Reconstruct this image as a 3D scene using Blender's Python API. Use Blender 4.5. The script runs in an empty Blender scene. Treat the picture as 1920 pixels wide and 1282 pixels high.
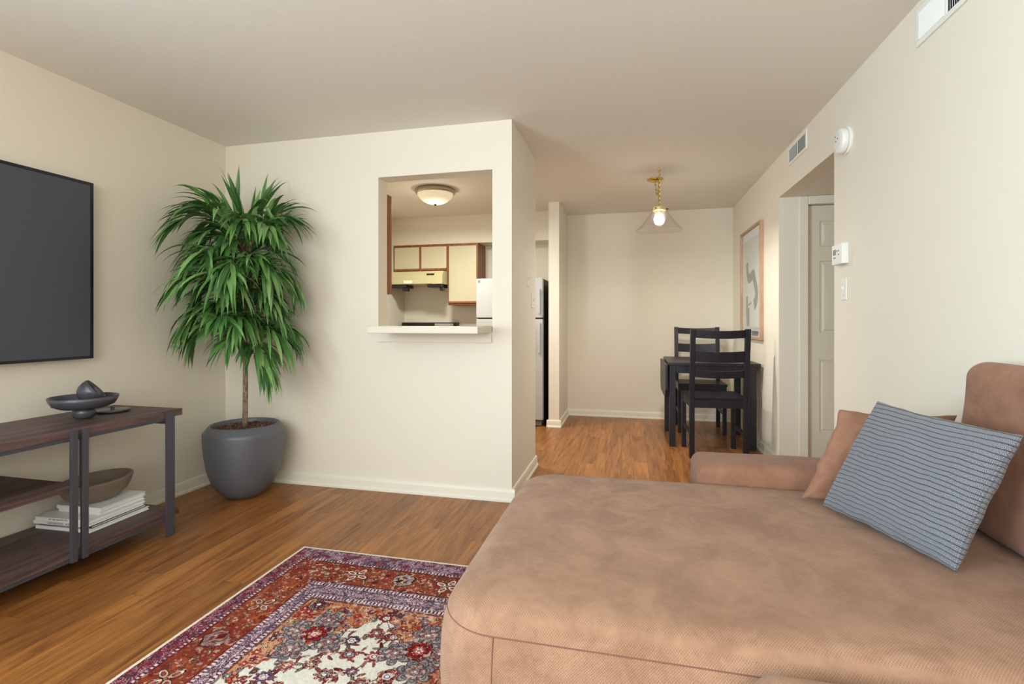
import bpy, bmesh, math, random
import numpy as np
from mathutils import Vector, Matrix, noise as mnoise

random.seed(7)
rng = np.random.default_rng(11)
PI = math.pi
C = bpy.context.scene.collection

# ------------------------------------------------------------------ camera, world, lights, exposure
SC = bpy.context.scene
FPX = 939.0
YAW = math.atan(223.0 / FPX)
cam_d = bpy.data.cameras.new('camera')
cam = bpy.data.objects.new('camera', cam_d)
C.objects.link(cam)
cam_d.sensor_width = 36.0
cam_d.lens = 36.0 * FPX / 1920.0
cam_d.shift_y = -40.0 / 1920.0
cam_d.clip_start = 0.02
cam.location = (0, 0, 1.155)
cam.rotation_euler = (PI / 2, 0, YAW)
SC.camera = cam

w = bpy.data.worlds.new('world'); SC.world = w; w.use_nodes = True
w.node_tree.nodes['Background'].inputs[0].default_value = (0.75, 0.85, 1.0, 1)
w.node_tree.nodes['Background'].inputs[1].default_value = 1.0

def area(name, loc, rot, sx, sy, power, col):
    l = bpy.data.lights.new(name, 'AREA'); l.shape = 'RECTANGLE'
    l.size, l.size_y, l.energy, l.color = sx, sy, power, col
    o = bpy.data.objects.new(name, l); C.objects.link(o)
    o.location = loc; o.rotation_euler = rot
    return o
# daylight through the side window (left wall, behind the camera) and an added fill light at the rear wall
area('daylight_side_window', (-2.86, -1.1, 1.5), (0, -PI / 2 - 0.34, 0), 1.45, 1.7, 222, (0.66, 0.86, 1.0))
area('rear_fill_light', (-0.35, -2.50, 1.62), (PI / 2 + 0.10, 0, 0), 2.7, 1.3, 76, (1.0, 0.94, 0.885))

def lamp(name, loc, power, col, r=0.03):
    l = bpy.data.lights.new(name, 'POINT'); l.energy = power; l.color = col; l.shadow_soft_size = r
    o = bpy.data.objects.new(name, l); C.objects.link(o); o.location = loc
    return o

vs = SC.view_settings
vs.view_transform = 'Standard'; vs.look = 'None'; vs.exposure = 0.0; vs.gamma = 1.0
vs.use_curve_mapping = False

# ------------------------------------------------------------------ materials
def s2l(c):
    return tuple(((x / 255) / 12.92 if x / 255 <= 0.04045 else ((x / 255 + 0.055) / 1.055) ** 2.4) for x in c)

class NT:
    def __init__(self, name):
        self.m = bpy.data.materials.new(name); self.m.use_nodes = True
        self.t = self.m.node_tree; self.b = self.t.nodes['Principled BSDF']
    def n(self, typ, **kw):
        nd = self.t.nodes.new(typ)
        for k, v in kw.items():
            if k.startswith('i_'):
                key = k[2:]
                key = int(key) if key.isdigit() else key.replace('_', ' ')
                nd.inputs[key].default_value = v
            else:
                setattr(nd, k, v)
        return nd
    def l(self, a, b):
        self.t.links.new(a, b)
    def math(self, op, a, b=None, c=None):
        nd = self.t.nodes.new('ShaderNodeMath'); nd.operation = op
        for i, x in enumerate((a, b, c)):
            if x is None: continue
            if isinstance(x, (int, float)): nd.inputs[i].default_value = x
            else: self.l(x, nd.inputs[i])
        return nd.outputs[0]
    def mix(self, f, a, b, blend='MIX'):
        nd = self.t.nodes.new('ShaderNodeMix'); nd.data_type = 'RGBA'; nd.blend_type = blend
        for i, x in ((0, f), (6, a), (7, b)):
            if isinstance(x, (int, float)): nd.inputs[i].default_value = x
            elif isinstance(x, tuple): nd.inputs[i].default_value = (*x, 1) if len(x) == 3 else x
            else: self.l(x, nd.inputs[i])
        return nd.outputs[2]
    def ramp(self, f, stops):
        nd = self.t.nodes.new('ShaderNodeValToRGB')
        e = nd.color_ramp.elements
        while len(e) > 1: e.remove(e[-1])
        e[0].position, e[0].color = stops[0][0], (*stops[0][1], 1)
        for p, c in stops[1:]:
            x = e.new(p); x.color = (*c, 1)
        self.l(f, nd.inputs[0])
        return nd.outputs[0]
    def coords(self, scale=(1, 1, 1), out='Object'):
        tc = self.n('ShaderNodeTexCoord'); mp = self.n('ShaderNodeMapping')
        mp.inputs['Scale'].default_value = scale
        self.l(tc.outputs[out], mp.inputs['Vector'])
        return mp.outputs[0]
    def noise(self, vec, scale, detail=3, rough=0.5, dist=0.0):
        nd = self.n('ShaderNodeTexNoise')
        nd.inputs['Scale'].default_value = scale; nd.inputs['Detail'].default_value = detail
        nd.inputs['Roughness'].default_value = rough; nd.inputs['Distortion'].default_value = dist
        self.l(vec, nd.inputs['Vector'])
        return nd.outputs[0]
    def bump(self, h, strength, dist):
        nd = self.n('ShaderNodeBump')
        nd.inputs['Strength'].default_value = strength; nd.inputs['Distance'].default_value = dist
        self.l(h, nd.inputs['Height']); self.l(nd.outputs[0], self.b.inputs['Normal'])
    def color(self, c):
        if isinstance(c, tuple): self.b.inputs['Base Color'].default_value = (*c, 1)
        else: self.l(c, self.b.inputs['Base Color'])
    def set(self, rough=None, metal=None, spec=None, **kw):
        if rough is not None: self.b.inputs['Roughness'].default_value = rough
        if metal is not None: self.b.inputs['Metallic'].default_value = metal
        if spec is not None: self.b.inputs['Specular IOR Level'].default_value = spec
        for k, v in kw.items(): self.b.inputs[k.replace('_', ' ')].default_value = v
        return self

def plain(name, rgb, rough=0.5, metal=0.0, spec=0.5, var=0.04, vscale=6.0, bump=0.0, bscale=80.0, bdist=0.002):
    M = NT(name); c = s2l(rgb); v = M.coords()
    f = M.noise(v, vscale, 3)
    lo = tuple(x * (1 - var) for x in c); hi = tuple(min(1, x * (1 + var)) for x in c)
    M.color(M.mix(f, lo, hi)); M.set(rough, metal, spec)
    if bump: M.bump(M.noise(v, bscale, 2), bump, bdist)
    return M.m

WALL_RGB = (234, 227, 211)
mat_wall = plain('wall_paint', WALL_RGB, 0.72, var=0.015, vscale=2.0, bump=0.25, bscale=120, bdist=0.0015, spec=0.3)
M = NT('ceiling_paint'); v = M.coords()
M.color(M.mix(M.noise(v, 1.5, 2), s2l((235, 230, 220)), s2l((238, 233, 224))))
M.set(0.8, spec=0.25)
h = M.math('ADD', M.math('MULTIPLY', M.noise(v, 12, 4, 0.6, 0.5), 1.0), M.math('MULTIPLY', M.noise(v, 45, 3, 0.6), 0.3))
M.bump(h, 0.28, 0.004)
mat_ceiling = M.m
mat_trim = plain('trim_paint', (236, 232, 216), 0.42, var=0.01)
mat_door = plain('door_paint', (230, 222, 202), 0.45, var=0.01)
mat_white = plain('white_plastic', (238, 238, 232), 0.38, var=0.01)
mat_gap = plain('dark_gap', (60, 58, 54), 0.8)
mat_grey_plastic = plain('grey_plastic', (120, 122, 122), 0.5)

# floor: wood planks running away from the camera
M = NT('plank_floor')
tc = M.n('ShaderNodeTexCoord'); sep = M.n('ShaderNodeSeparateXYZ'); M.l(tc.outputs['Object'], sep.inputs[0])
X, Y = sep.outputs[0], sep.outputs[1]
PW, PL = 0.105, 0.95
rowf = M.math('DIVIDE', M.math('ADD', X, 20.03), PW); row = M.math('FLOOR', rowf)
wn = M.n('ShaderNodeTexWhiteNoise', noise_dimensions='1D'); M.l(row, wn.inputs['W'])
off = M.math('MULTIPLY', wn.outputs[0], 5.0)
colf = M.math('ADD', M.math('DIVIDE', M.math('ADD', Y, 20), PL), off); col = M.math('FLOOR', colf)
pid = M.n('ShaderNodeCombineXYZ'); M.l(row, pid.inputs[0]); M.l(col, pid.inputs[1])
wn2 = M.n('ShaderNodeTexWhiteNoise', noise_dimensions='3D'); M.l(pid.outputs[0], wn2.inputs['Vector'])
pr = wn2.outputs[0]
gv = M.n('ShaderNodeCombineXYZ')
M.l(M.math('MULTIPLY', X, 9.0), gv.inputs[0]); M.l(M.math('MULTIPLY', Y, 0.75), gv.inputs[1]); M.l(M.math('MULTIPLY', pr, 40.0), gv.inputs[2])
g1 = M.noise(gv.outputs[0], 2.2, 5, 0.62, 1.1)
gv2 = M.n('ShaderNodeCombineXYZ')
M.l(M.math('MULTIPLY', X, 60.0), gv2.inputs[0]); M.l(M.math('MULTIPLY', Y, 2.5), gv2.inputs[1]); M.l(M.math('MULTIPLY', pr, 17.0), gv2.inputs[2])
g2 = M.noise(gv2.outputs[0], 2.0, 3, 0.6, 0.4)
base = M.ramp(g1, [(0.26, s2l((96, 58, 30))), (0.38, s2l((134, 85, 45))), (0.52, s2l((158, 103, 53))), (0.68, s2l((176, 119, 63))), (0.85, s2l((163, 106, 57)))])
tint = M.ramp(pr, [(0.0, (0.80, 0.78, 0.78)), (0.5, (0.97, 0.96, 0.94)), (1.0, (1.12, 1.1, 1.05))])
c1 = M.mix(1.0, base, tint, 'MULTIPLY')
strk = M.ramp(g2, [(0.33, (0.62, 0.56, 0.52)), (0.47, (1, 1, 1)), (0.7, (1.06, 1.05, 1.02))])
c2 = M.mix(0.75, c1, strk, 'MULTIPLY')
fx = M.math('FRACT', rowf); ex = M.math('MINIMUM', fx, M.math('SUBTRACT', 1.0, fx))
fy = M.math('FRACT', colf); ey = M.math('MULTIPLY', M.math('MINIMUM', fy, M.math('SUBTRACT', 1.0, fy)), PL / PW)
edge = M.math('MINIMUM', ex, ey)
em = M.ramp(edge, [(0.0, (0.62, 0.55, 0.5)), (0.012, (0.8, 0.75, 0.7)), (0.022, (1, 1, 1))])
M.color(M.mix(0.8, c2, em, 'MULTIPLY'))
M.set(0.36, spec=0.4)
M.bump(M.math('ADD', M.math('MULTIPLY', g2, 0.4), M.math('MULTIPLY', M.math('MINIMUM', M.math('MULTIPLY', edge, 40), 1.0), 0.6)), 0.12, 0.002)
mat_floor = M.m

def wood(name, stops, rough=0.45, axis='Y', sc=14.0, long=0.9):
    M = NT(name)
    s = {'Y': (sc, long, sc), 'X': (long, sc, sc), 'Z': (sc, sc, long)}[axis]
    v = M.coords(s)
    g = M.noise(v, 1.6, 5, 0.65, 0.9)
    s2 = tuple(a * 4 for a in s)
    g2 = M.noise(M.coords(s2), 1.3, 3, 0.6)
    c = M.ramp(g, [(p, s2l(q)) for p, q in stops])
    f = M.ramp(g2, [(0.3, (0.75, 0.72, 0.7)), (0.55, (1.05, 1.04, 1.03))])
    M.color(M.mix(0.6, c, f, 'MULTIPLY')); M.set(rough)
    M.bump(g2, 0.1, 0.001)
    return M.m
mat_walnut = wood('dark_walnut', [(0.3, (54, 38, 41)), (0.45, (80, 60, 61)), (0.6, (106, 84, 83)), (0.78, (86, 66, 67))], 0.5, 'Y')
mat_cabinet_wood = wood('cabinet_wood', [(0.3, (112, 62, 32)), (0.5, (144, 86, 48)), (0.7, (164, 104, 62))], 0.45, 'Z')
mat_oak = wood('frame_oak', [(0.3, (176, 140, 112)), (0.6, (198, 164, 136)), (0.8, (188, 150, 124))], 0.5, 'Z')
mat_black_wood = wood('black_stained_wood', [(0.3, (16, 15, 24)), (0.5, (25, 24, 36)), (0.75, (36, 35, 48))], 0.42, 'Z')
mat_steel = plain('charcoal_steel', (78, 79, 88), 0.5, 0.3)
mat_laminate = plain('cream_laminate', (208, 200, 170), 0.4, var=0.01)
mat_hood = plain('cream_enamel', (196, 189, 148), 0.35, var=0.01)
mat_fridge = plain('fridge_enamel', (184, 184, 184), 0.4, var=0.01, bump=0.15, bscale=300, bdist=0.001)
mat_fridge_side = plain('fridge_side', (58, 56, 46), 0.6)
mat_black = plain('black_enamel', (18, 18, 20), 0.25)
mat_chrome = plain('brushed_metal', (190, 190, 188), 0.28, 1.0)
mat_brass = plain('brass', (206, 178, 96), 0.25, 1.0)
mat_nickel = plain('brushed_nickel', (176, 168, 150), 0.35, 0.9)
mat_pot = plain('matte_grey_pot', (99, 102, 109), 0.42, 0.15, var=0.03, bump=0.05, bscale=60)
mat_decor = plain('dark_grey_ceramic', (86, 86, 95), 0.27, 0.25)
M = NT('mottled_stone'); v = M.coords()
M.color(M.mix(M.noise(v, 22, 4, 0.6), s2l((112, 98, 88)), s2l((150, 134, 120)))); M.set(0.5)
M.bump(M.noise(v, 60, 2), 0.15, 0.002)
mat_stone = M.m
mat_book = plain('white_book_cover', (247, 249, 250), 0.5, var=0.01)
mat_page = plain('page_block', (238, 239, 237), 0.8, var=0.02)
mat_book_dark = plain('dark_book_cover', (40, 34, 36), 0.5)
mat_ink = plain('spine_ink', (90, 90, 96), 0.7)
mat_bezel = plain('screen_bezel', (20, 18, 26), 0.3)
M = NT('screen_glass'); v = M.coords()
M.color(M.mix(M.noise(v, 0.8, 1), s2l((68, 72, 80)), s2l((72, 76, 90)))); M.set(0.45, spec=0.6)
mat_screen = M.m

# sofa fabric: nap blotches and a fine basket weave
def fabric(name, rgb, dark, weave=4.4, bump=0.5, blot=1.0):
    M = NT(name)
    tc = M.n('ShaderNodeTexCoord'); sep = M.n('ShaderNodeSeparateXYZ'); M.l(tc.outputs['Object'], sep.inputs[0])
    k = 2 * PI / (weave / 1000)
    r2 = 1.0
    def sn(a_, b_, sg):
        return M.math('SINE', M.math('MULTIPLY', M.math('ADD' if sg > 0 else 'SUBTRACT', a_, b_), k * r2))
    X_, Y_, Z_ = sep.outputs
    gn = M.n('ShaderNodeNewGeometry'); sn_ = M.n('ShaderNodeSeparateXYZ'); M.l(gn.outputs['Normal'], sn_.inputs[0])
    sq = [M.math('POWER', M.math('ABSOLUTE', o_), 3.0) for o_ in sn_.outputs]
    tot = M.math('ADD', M.math('ADD', sq[0], sq[1]), sq[2])
    sx, sy, sz = (sn(o_, 0.0, 1) for o_ in (X_, Y_, Z_))
    pxy = M.math('MULTIPLY', sx, sy); pxz = M.math('MULTIPLY', sx, sz); pyz = M.math('MULTIPLY', sy, sz)
    wv = M.math('DIVIDE', M.math('ADD', M.math('ADD', M.math('MULTIPLY', pxy, sq[2]), M.math('MULTIPLY', pxz, sq[1])), M.math('MULTIPLY', pyz, sq[0])), tot)
    wv01 = M.math('ADD', M.math('MULTIPLY', wv, 0.5), 0.5)
    v = tc.outputs['Object']
    n1 = M.noise(v, 8.0, 5, 0.66, 0.5)
    n2 = M.noise(v, 60.0, 3, 0.6)
    blotch = M.math('ADD', M.math('MULTIPLY', n1, 0.8), M.math('MULTIPLY', n2, 0.2))
    c = M.ramp(blotch, [(0.5 - 0.12 * blot, s2l(dark)), (0.5 + 0.10 * blot, s2l(rgb))])
    thr = M.ramp(wv01, [(0.0, (0.62, 0.59, 0.57)), (0.5, (1.02, 1.02, 1.02)), (1.0, (1.1, 1.1, 1.1))])
    M.color(M.mix(0.9, c, thr, 'MULTIPLY'))
    M.set(0.92, spec=0.15, Sheen_Weight=0.10, Sheen_Roughness=0.5)
    M.bump(M.math('ADD', wv01, M.math('MULTIPLY', n2, 0.6)), bump, 0.0012)
    return M.m
mat_sofa = fabric('brown_woven_fabric', (164, 129, 104), (143, 109, 87), 5.8)
mat_sofa_plain = fabric('brown_suede_fabric', (152, 112, 90), (134, 96, 76), 3.6, 0.25)
mat_seam = plain('seam_thread', (118, 84, 68), 0.95)

# knit cushion (uses its UV map: v runs across the ribs)
M = NT('grey_rib_knit')
tc = M.n('ShaderNodeTexCoord'); sep = M.n('ShaderNodeSeparateXYZ'); M.l(tc.outputs['UV'], sep.inputs[0])
wob = M.noise(tc.outputs['UV'], 5.0, 2, 0.5)
vv = M.math('ADD', M.math('MULTIPLY', sep.outputs[1], 27.0), M.math('MULTIPLY', wob, 1.0))
fr = M.math('FRACT', vv)
tri = M.math('MULTIPLY', M.math('ABSOLUTE', M.math('SUBTRACT', fr, 0.5)), 2.0)
rib = M.math('SUBTRACT', 1.0, M.math('POWER', tri, 5.0))
chev = M.math('SINE', M.math('ADD', M.math('MULTIPLY', sep.outputs[0], 900.0), M.math('MULTIPLY', M.math('ABSOLUTE', M.math('SUBTRACT', M.math('FRACT', M.math('MULTIPLY', vv, 2.0)), 0.5)), 7.0)))
ch01 = M.math('ADD', M.math('MULTIPLY', chev, 0.5), 0.5)
nz = M.noise(tc.outputs['UV'], 190.0, 3, 0.7)
yarn = M.ramp(M.math('ADD', M.math('MULTIPLY', nz, 0.82), M.math('MULTIPLY', ch01, 0.18)), [(0.28, s2l((66, 69, 78))), (0.55, s2l((122, 125, 132))), (0.8, s2l((172, 175, 180)))])
groove = M.ramp(rib, [(0.0, s2l((34, 38, 50))), (0.30, s2l((60, 66, 80))), (0.55, (1, 1, 1))])
M.color(M.mix(1.0, yarn, groove, 'MULTIPLY'))
M.set(0.95, spec=0.15, Sheen_Weight=0.2)
M.bump(M.math('ADD', M.math('MULTIPLY', rib, 1.0), M.math('MULTIPLY', ch01, 0.12)), 0.9, 0.004)
mat_knit = M.m

# foliage
M = NT('glossy_leaf')
geo = M.n('ShaderNodeNewGeometry')
v = M.coords()
f = M.math('ADD', M.math('MULTIPLY', geo.outputs['Random Per Island'], 0.75), M.math('MULTIPLY', M.noise(v, 12, 2), 0.25))
M.color(M.ramp(f, [(0.05, s2l((42, 80, 38))), (0.4, s2l((72, 120, 58))), (0.7, s2l((104, 152, 80))), (0.95, s2l((138, 178, 110)))]))
M.set(0.28, spec=0.6)
mat_leaf = M.m
M = NT('bark'); v = M.coords((1, 1, 0.35))
M.color(M.ramp(M.noise(v, 90, 3, 0.6), [(0.35, s2l((96, 74, 60))), (0.6, s2l((160, 136, 116)))])); M.set(0.85)
M.bump(M.noise(v, 70, 3), 0.6, 0.004)
mat_bark = M.m
M = NT('bark_mulch'); v = M.coords()
M.color(M.ramp(M.noise(v, 75, 3, 0.7), [(0.35, s2l((38, 22, 20))), (0.52, s2l((92, 54, 42))), (0.7, s2l((168, 130, 110)))])); M.set(0.8)
mat_soil = M.m

# glass and lamp materials
def glass(name, col=(1, 1, 1), rough=0.05, mixf=0.25):
    M = NT(name); t = M.t
    tr = t.nodes.new('ShaderNodeBsdfTransparent'); gl = t.nodes.new('ShaderNodeBsdfGlossy'); mx = t.nodes.new('ShaderNodeMixShader')
    tr.inputs[0].default_value = (*col, 1); gl.inputs['Roughness'].default_value = rough
    lw = t.nodes.new('ShaderNodeLayerWeight'); lw.inputs[0].default_value = .5
    fr = t.nodes.new('ShaderNodeMath'); fr.operation = 'POWER'; t.links.new(lw.outputs['Facing'], fr.inputs[0]); fr.inputs[1].default_value = 6.0
    ad = t.nodes.new('ShaderNodeMath'); ad.operation = 'ADD'; ad.use_clamp = True
    t.links.new(fr.outputs[0], ad.inputs[0]); ad.inputs[1].default_value = mixf
    t.links.new(ad.outputs[0], mx.inputs[0]); t.links.new(tr.outputs[0], mx.inputs[1]); t.links.new(gl.outputs[0], mx.inputs[2])
    t.links.new(mx.outputs[0], t.nodes['Material Output'].inputs[0])
    return M.m
mat_pane = glass('window_pane', (0.95, 0.97, 1.0), 0.02, 0.0)
mat_shade_glass = glass('ribbed_shade_glass', (0.975, 0.97, 0.985), 0.15, 0.05)
mat_picture_glass = glass('picture_glazing', (1, 1, 1), 0.12, 0.0)

def emissive(name, rgb, strength, base=(0.9, 0.88, 0.8)):
    M = NT(name); v = M.coords()
    M.color(base); M.set(0.4)
    M.l(M.mix(M.noise(v, 3, 1), tuple(x * 0.96 for x in s2l(rgb)), s2l(rgb)), M.b.inputs['Emission Color'])
    M.b.inputs['Emission Strength'].default_value = strength
    return M.m
mat_bulb = emissive('lit_bulb', (255, 244, 222), 14.0)
mat_dome = emissive('lit_frosted_dome', (255, 238, 196), 0.42, (0.8, 0.77, 0.66))

# ------------------------------------------------------------------ mesh helpers
def rootloc(p):
    v = Vector((0, 0, 0))
    while p is not None:
        v += p.location; p = p.parent
    return v

def obj(name, bm, mat, parent=None, local=False, smooth=False, bevel=0.0, origin=None, subsurf=0):
    """one mesh object; vertices given in world coordinates unless local"""
    if parent is not None and not local:
        bmesh.ops.translate(bm, verts=bm.verts, vec=-rootloc(parent))
    if parent is None and not local:
        if origin is None:
            xs = [v.co for v in bm.verts]
            lo = Vector((min(c.x for c in xs), min(c.y for c in xs), min(c.z for c in xs)))
            hi = Vector((max(c.x for c in xs), max(c.y for c in xs), 0))
            origin = Vector(((lo.x + hi.x) / 2, (lo.y + hi.y) / 2, lo.z))
        origin = Vector(origin)
        bmesh.ops.translate(bm, verts=bm.verts, vec=-origin)
    me = bpy.data.meshes.new(name)
    bmesh.ops.recalc_face_normals(bm, faces=bm.faces)
    if smooth:
        for f in bm.faces: f.smooth = True
    bm.to_mesh(me); bm.free()
    mats = mat if isinstance(mat, (list, tuple)) else [mat]
    for m in mats: me.materials.append(m)
    o = bpy.data.objects.new(name, me); C.objects.link(o)
    if parent is not None: o.parent = parent
    elif not local: o.location = origin
    if bevel:
        b = o.modifiers.new('bevel', 'BEVEL'); b.width = bevel; b.segments = 3; b.limit_method = 'ANGLE'; b.angle_limit = math.radians(40)
        b.harden_normals = False
    if subsurf:
        s = o.modifiers.new('sub', 'SUBSURF'); s.levels = s.render_levels = subsurf
    return o

def thing(name, label, cat, loc=(0, 0, 0), rz=0.0, group=None):
    o = bpy.data.objects.new(name, None); C.objects.link(o)
    o.empty_display_size = 0.1
    o.location = loc; o.rotation_euler = (0, 0, rz)
    return tag(o, label, cat, group)

def tag(o, label, cat, group=None):
    o['label'] = label; o['category'] = cat
    if group: o['group'] = group
    return o

def struct(name, bm, mat, **kw):
    o = obj(name, bm, mat, **kw); o['kind'] = 'structure'; return o

def box(bm, x0, x1, y0, y1, z0, z1, mi=0):
    vs_ = [bm.verts.new(p) for p in ((x0, y0, z0), (x1, y0, z0), (x1, y1, z0), (x0, y1, z0), (x0, y0, z1), (x1, y0, z1), (x1, y1, z1), (x0, y1, z1))]
    for q in ((0, 3, 2, 1), (4, 5, 6, 7), (0, 1, 5, 4), (1, 2, 6, 5), (2, 3, 7, 6), (3, 0, 4, 7)):
        f = bm.faces.new([vs_[i] for i in q]); f.material_index = mi
    return vs_
def B(*boxes):
    bm = bmesh.new()
    for b in boxes: box(bm, *b)
    return bm

def lathe(bm, prof, cx, cy, cz=0.0, seg=48, M4=None, wave=0.0, nw=0):
    """profile (r, z) turned about z; open profile"""
    rings = []
    for r, z in prof:
        if r < 1e-6:
            co = Vector((0, 0, z)); rings.append([bm.verts.new(co)]); continue
        ring = []
        for i in range(seg):
            a = 2 * PI * i / seg
            rr = r * (1 + (wave * math.cos(nw * a) if nw else 0))
            ring.append(bm.verts.new((rr * math.cos(a), rr * math.sin(a), z)))
        rings.append(ring)
    for a, b in zip(rings, rings[1:]):
        if len(a) == 1 and len(b) == 1: continue
        for i in range(seg):
            j = (i + 1) % seg
            if len(a) == 1: bm.faces.new((a[0], b[i], b[j]))
            elif len(b) == 1: bm.faces.new((a[i], a[j], b[0]))
            else: bm.faces.new((a[i], a[j], b[j], b[i]))
    vs_ = [v for r in rings for v in r]
    if M4 is not None: bmesh.ops.transform(bm, matrix=M4, verts=vs_)
    bmesh.ops.translate(bm, verts=vs_, vec=(cx, cy, cz))
    return vs_

def tube(bm, pts, rad, seg=8, cap=True):
    pts = [Vector(p) for p in pts]
    rads = rad if isinstance(rad, (list, tuple)) else [rad] * len(pts)
    rings = []; up = Vector((0, 0, 1))
    prev = None
    for i, p in enumerate(pts):
        t = (pts[min(i + 1, len(pts) - 1)] - pts[max(i - 1, 0)]).normalized()
        if prev is None:
            a = t.cross(up)
            if a.length < 1e-3: a = t.cross(Vector((1, 0, 0)))
            a.normalize()
        else:
            a = (prev - t * prev.dot(t)).normalized()
        prev = a; b = t.cross(a)
        rings.append([bm.verts.new(p + (a * math.cos(2 * PI * k / seg) + b * math.sin(2 * PI * k / seg)) * rads[i]) for k in range(seg)])
    for a, b in zip(rings, rings[1:]):
        for k in range(seg):
            bm.faces.new((a[k], a[(k + 1) % seg], b[(k + 1) % seg], b[k]))
    if cap:
        bm.faces.new(rings[0][::-1]); bm.faces.new(rings[-1])

def torus_link(bm, c, R, r, stretch, axis_rot, seg=14, ms=6, M4=None):
    rings = []
    for i in range(seg):
        a = 2 * PI * i / seg; ring = []
        for k in range(ms):
            b = 2 * PI * k / ms
            p = Vector(((R + r * math.cos(b)) * math.cos(a), r * math.sin(b), (R + r * math.cos(b)) * math.sin(a) * stretch))
            p.rotate(Matrix.Rotation(axis_rot, 3, 'Z'))
            if M4 is not None: p = M4 @ p
            ring.append(bm.verts.new(p + Vector(c)))
        rings.append(ring)
    for i in range(seg):
        a, b = rings[i], rings[(i + 1) % seg]
        for k in range(ms): bm.faces.new((a[k], a[(k + 1) % ms], b[(k + 1) % ms], b[k]))

def soft_box(x0, x1, y0, y1, z0, z1, r, bulge=(0, 0, 0, 0), n=26, wr=0.0, wscale=3.0, seed=0.0, rv=None):
    """rounded box; bulge = (sides x, sides y, top, bottom) outward crown"""
    bm = bmesh.new()
    hx, hy, hz = (x1 - x0) / 2, (y1 - y0) / 2, (z1 - z0) / 2
    c = Vector(((x0 + x1) / 2, (y0 + y1) / 2, (z0 + z1) / 2))
    def grid(h):
        # denser near the ends
        e = min(0.98, r / h); m = 6
        a = [-1 + e * i / m for i in range(m + 1)]
        inner = [(-1 + e) + (2 - 2 * e) * i / n for i in range(1, n)]
        return a + inner + [-x for x in reversed(a)]
    gx, gy, gz = grid(hx), grid(hy), grid(hz)
    def mk(u, v, w_):
        p = Vector((u * hx, v * hy, w_ * hz))
        q = Vector((max(-hx + r, min(hx - r, p.x)), max(-hy + r, min(hy - r, p.y)), max(-hz + r, min(hz - r, p.z))))
        d = p - q
        if d.length > 1e-9: p = q + d.normalized() * r
        u_, v_, w2 = p.x / hx, p.y / hy, p.z / hz
        fl = lambda t: max(0.0, 1 - t * t)
        if abs(u_) > .5: p.x += math.copysign(bulge[0] * fl(v_) ** .6 * fl(w2) ** .7, u_) * (abs(u_) - .5) * 2
        if abs(v_) > .5: p.y += math.copysign(bulge[1] * fl(u_) ** .6 * fl(w2) ** .7, v_) * (abs(v_) - .5) * 2
        if w2 > 0: p.z += bulge[2] * fl(u_) ** .5 * fl(v_) ** .5 * w2
        else: p.z += bulge[3] * fl(u_) ** .5 * fl(v_) ** .5 * w2
        P = p + c
        if wr:
            nn = mnoise.noise(P * wscale + Vector((seed, seed, 0)))
            P += (d.normalized() if d.length > 1e-9 else Vector((0, 0, 1))) * nn * wr
        return P
    cache = {}
    def V(u, v, w_):
        k = (round(u, 5), round(v, 5), round(w_, 5))
        if k not in cache: cache[k] = bm.verts.new(mk(u, v, w_))
        return cache[k]
    def face(ga, gb, f):
        for i in range(len(ga) - 1):
            for j in range(len(gb) - 1):
                q = [f(ga[i], gb[j]), f(ga[i + 1], gb[j]), f(ga[i + 1], gb[j + 1]), f(ga[i], gb[j + 1])]
                try: bm.faces.new(q)
                except ValueError: pass
    for s in (-1, 1):
        face(gx, gy, lambda a, b: V(a, b, s))
        face(gx, gz, lambda a, b: V(a, s, b))
        face(gy, gz, lambda a, b: V(s, a, b))
    bmesh.ops.remove_doubles(bm, verts=bm.verts, dist=1e-5)
    return bm

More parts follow.
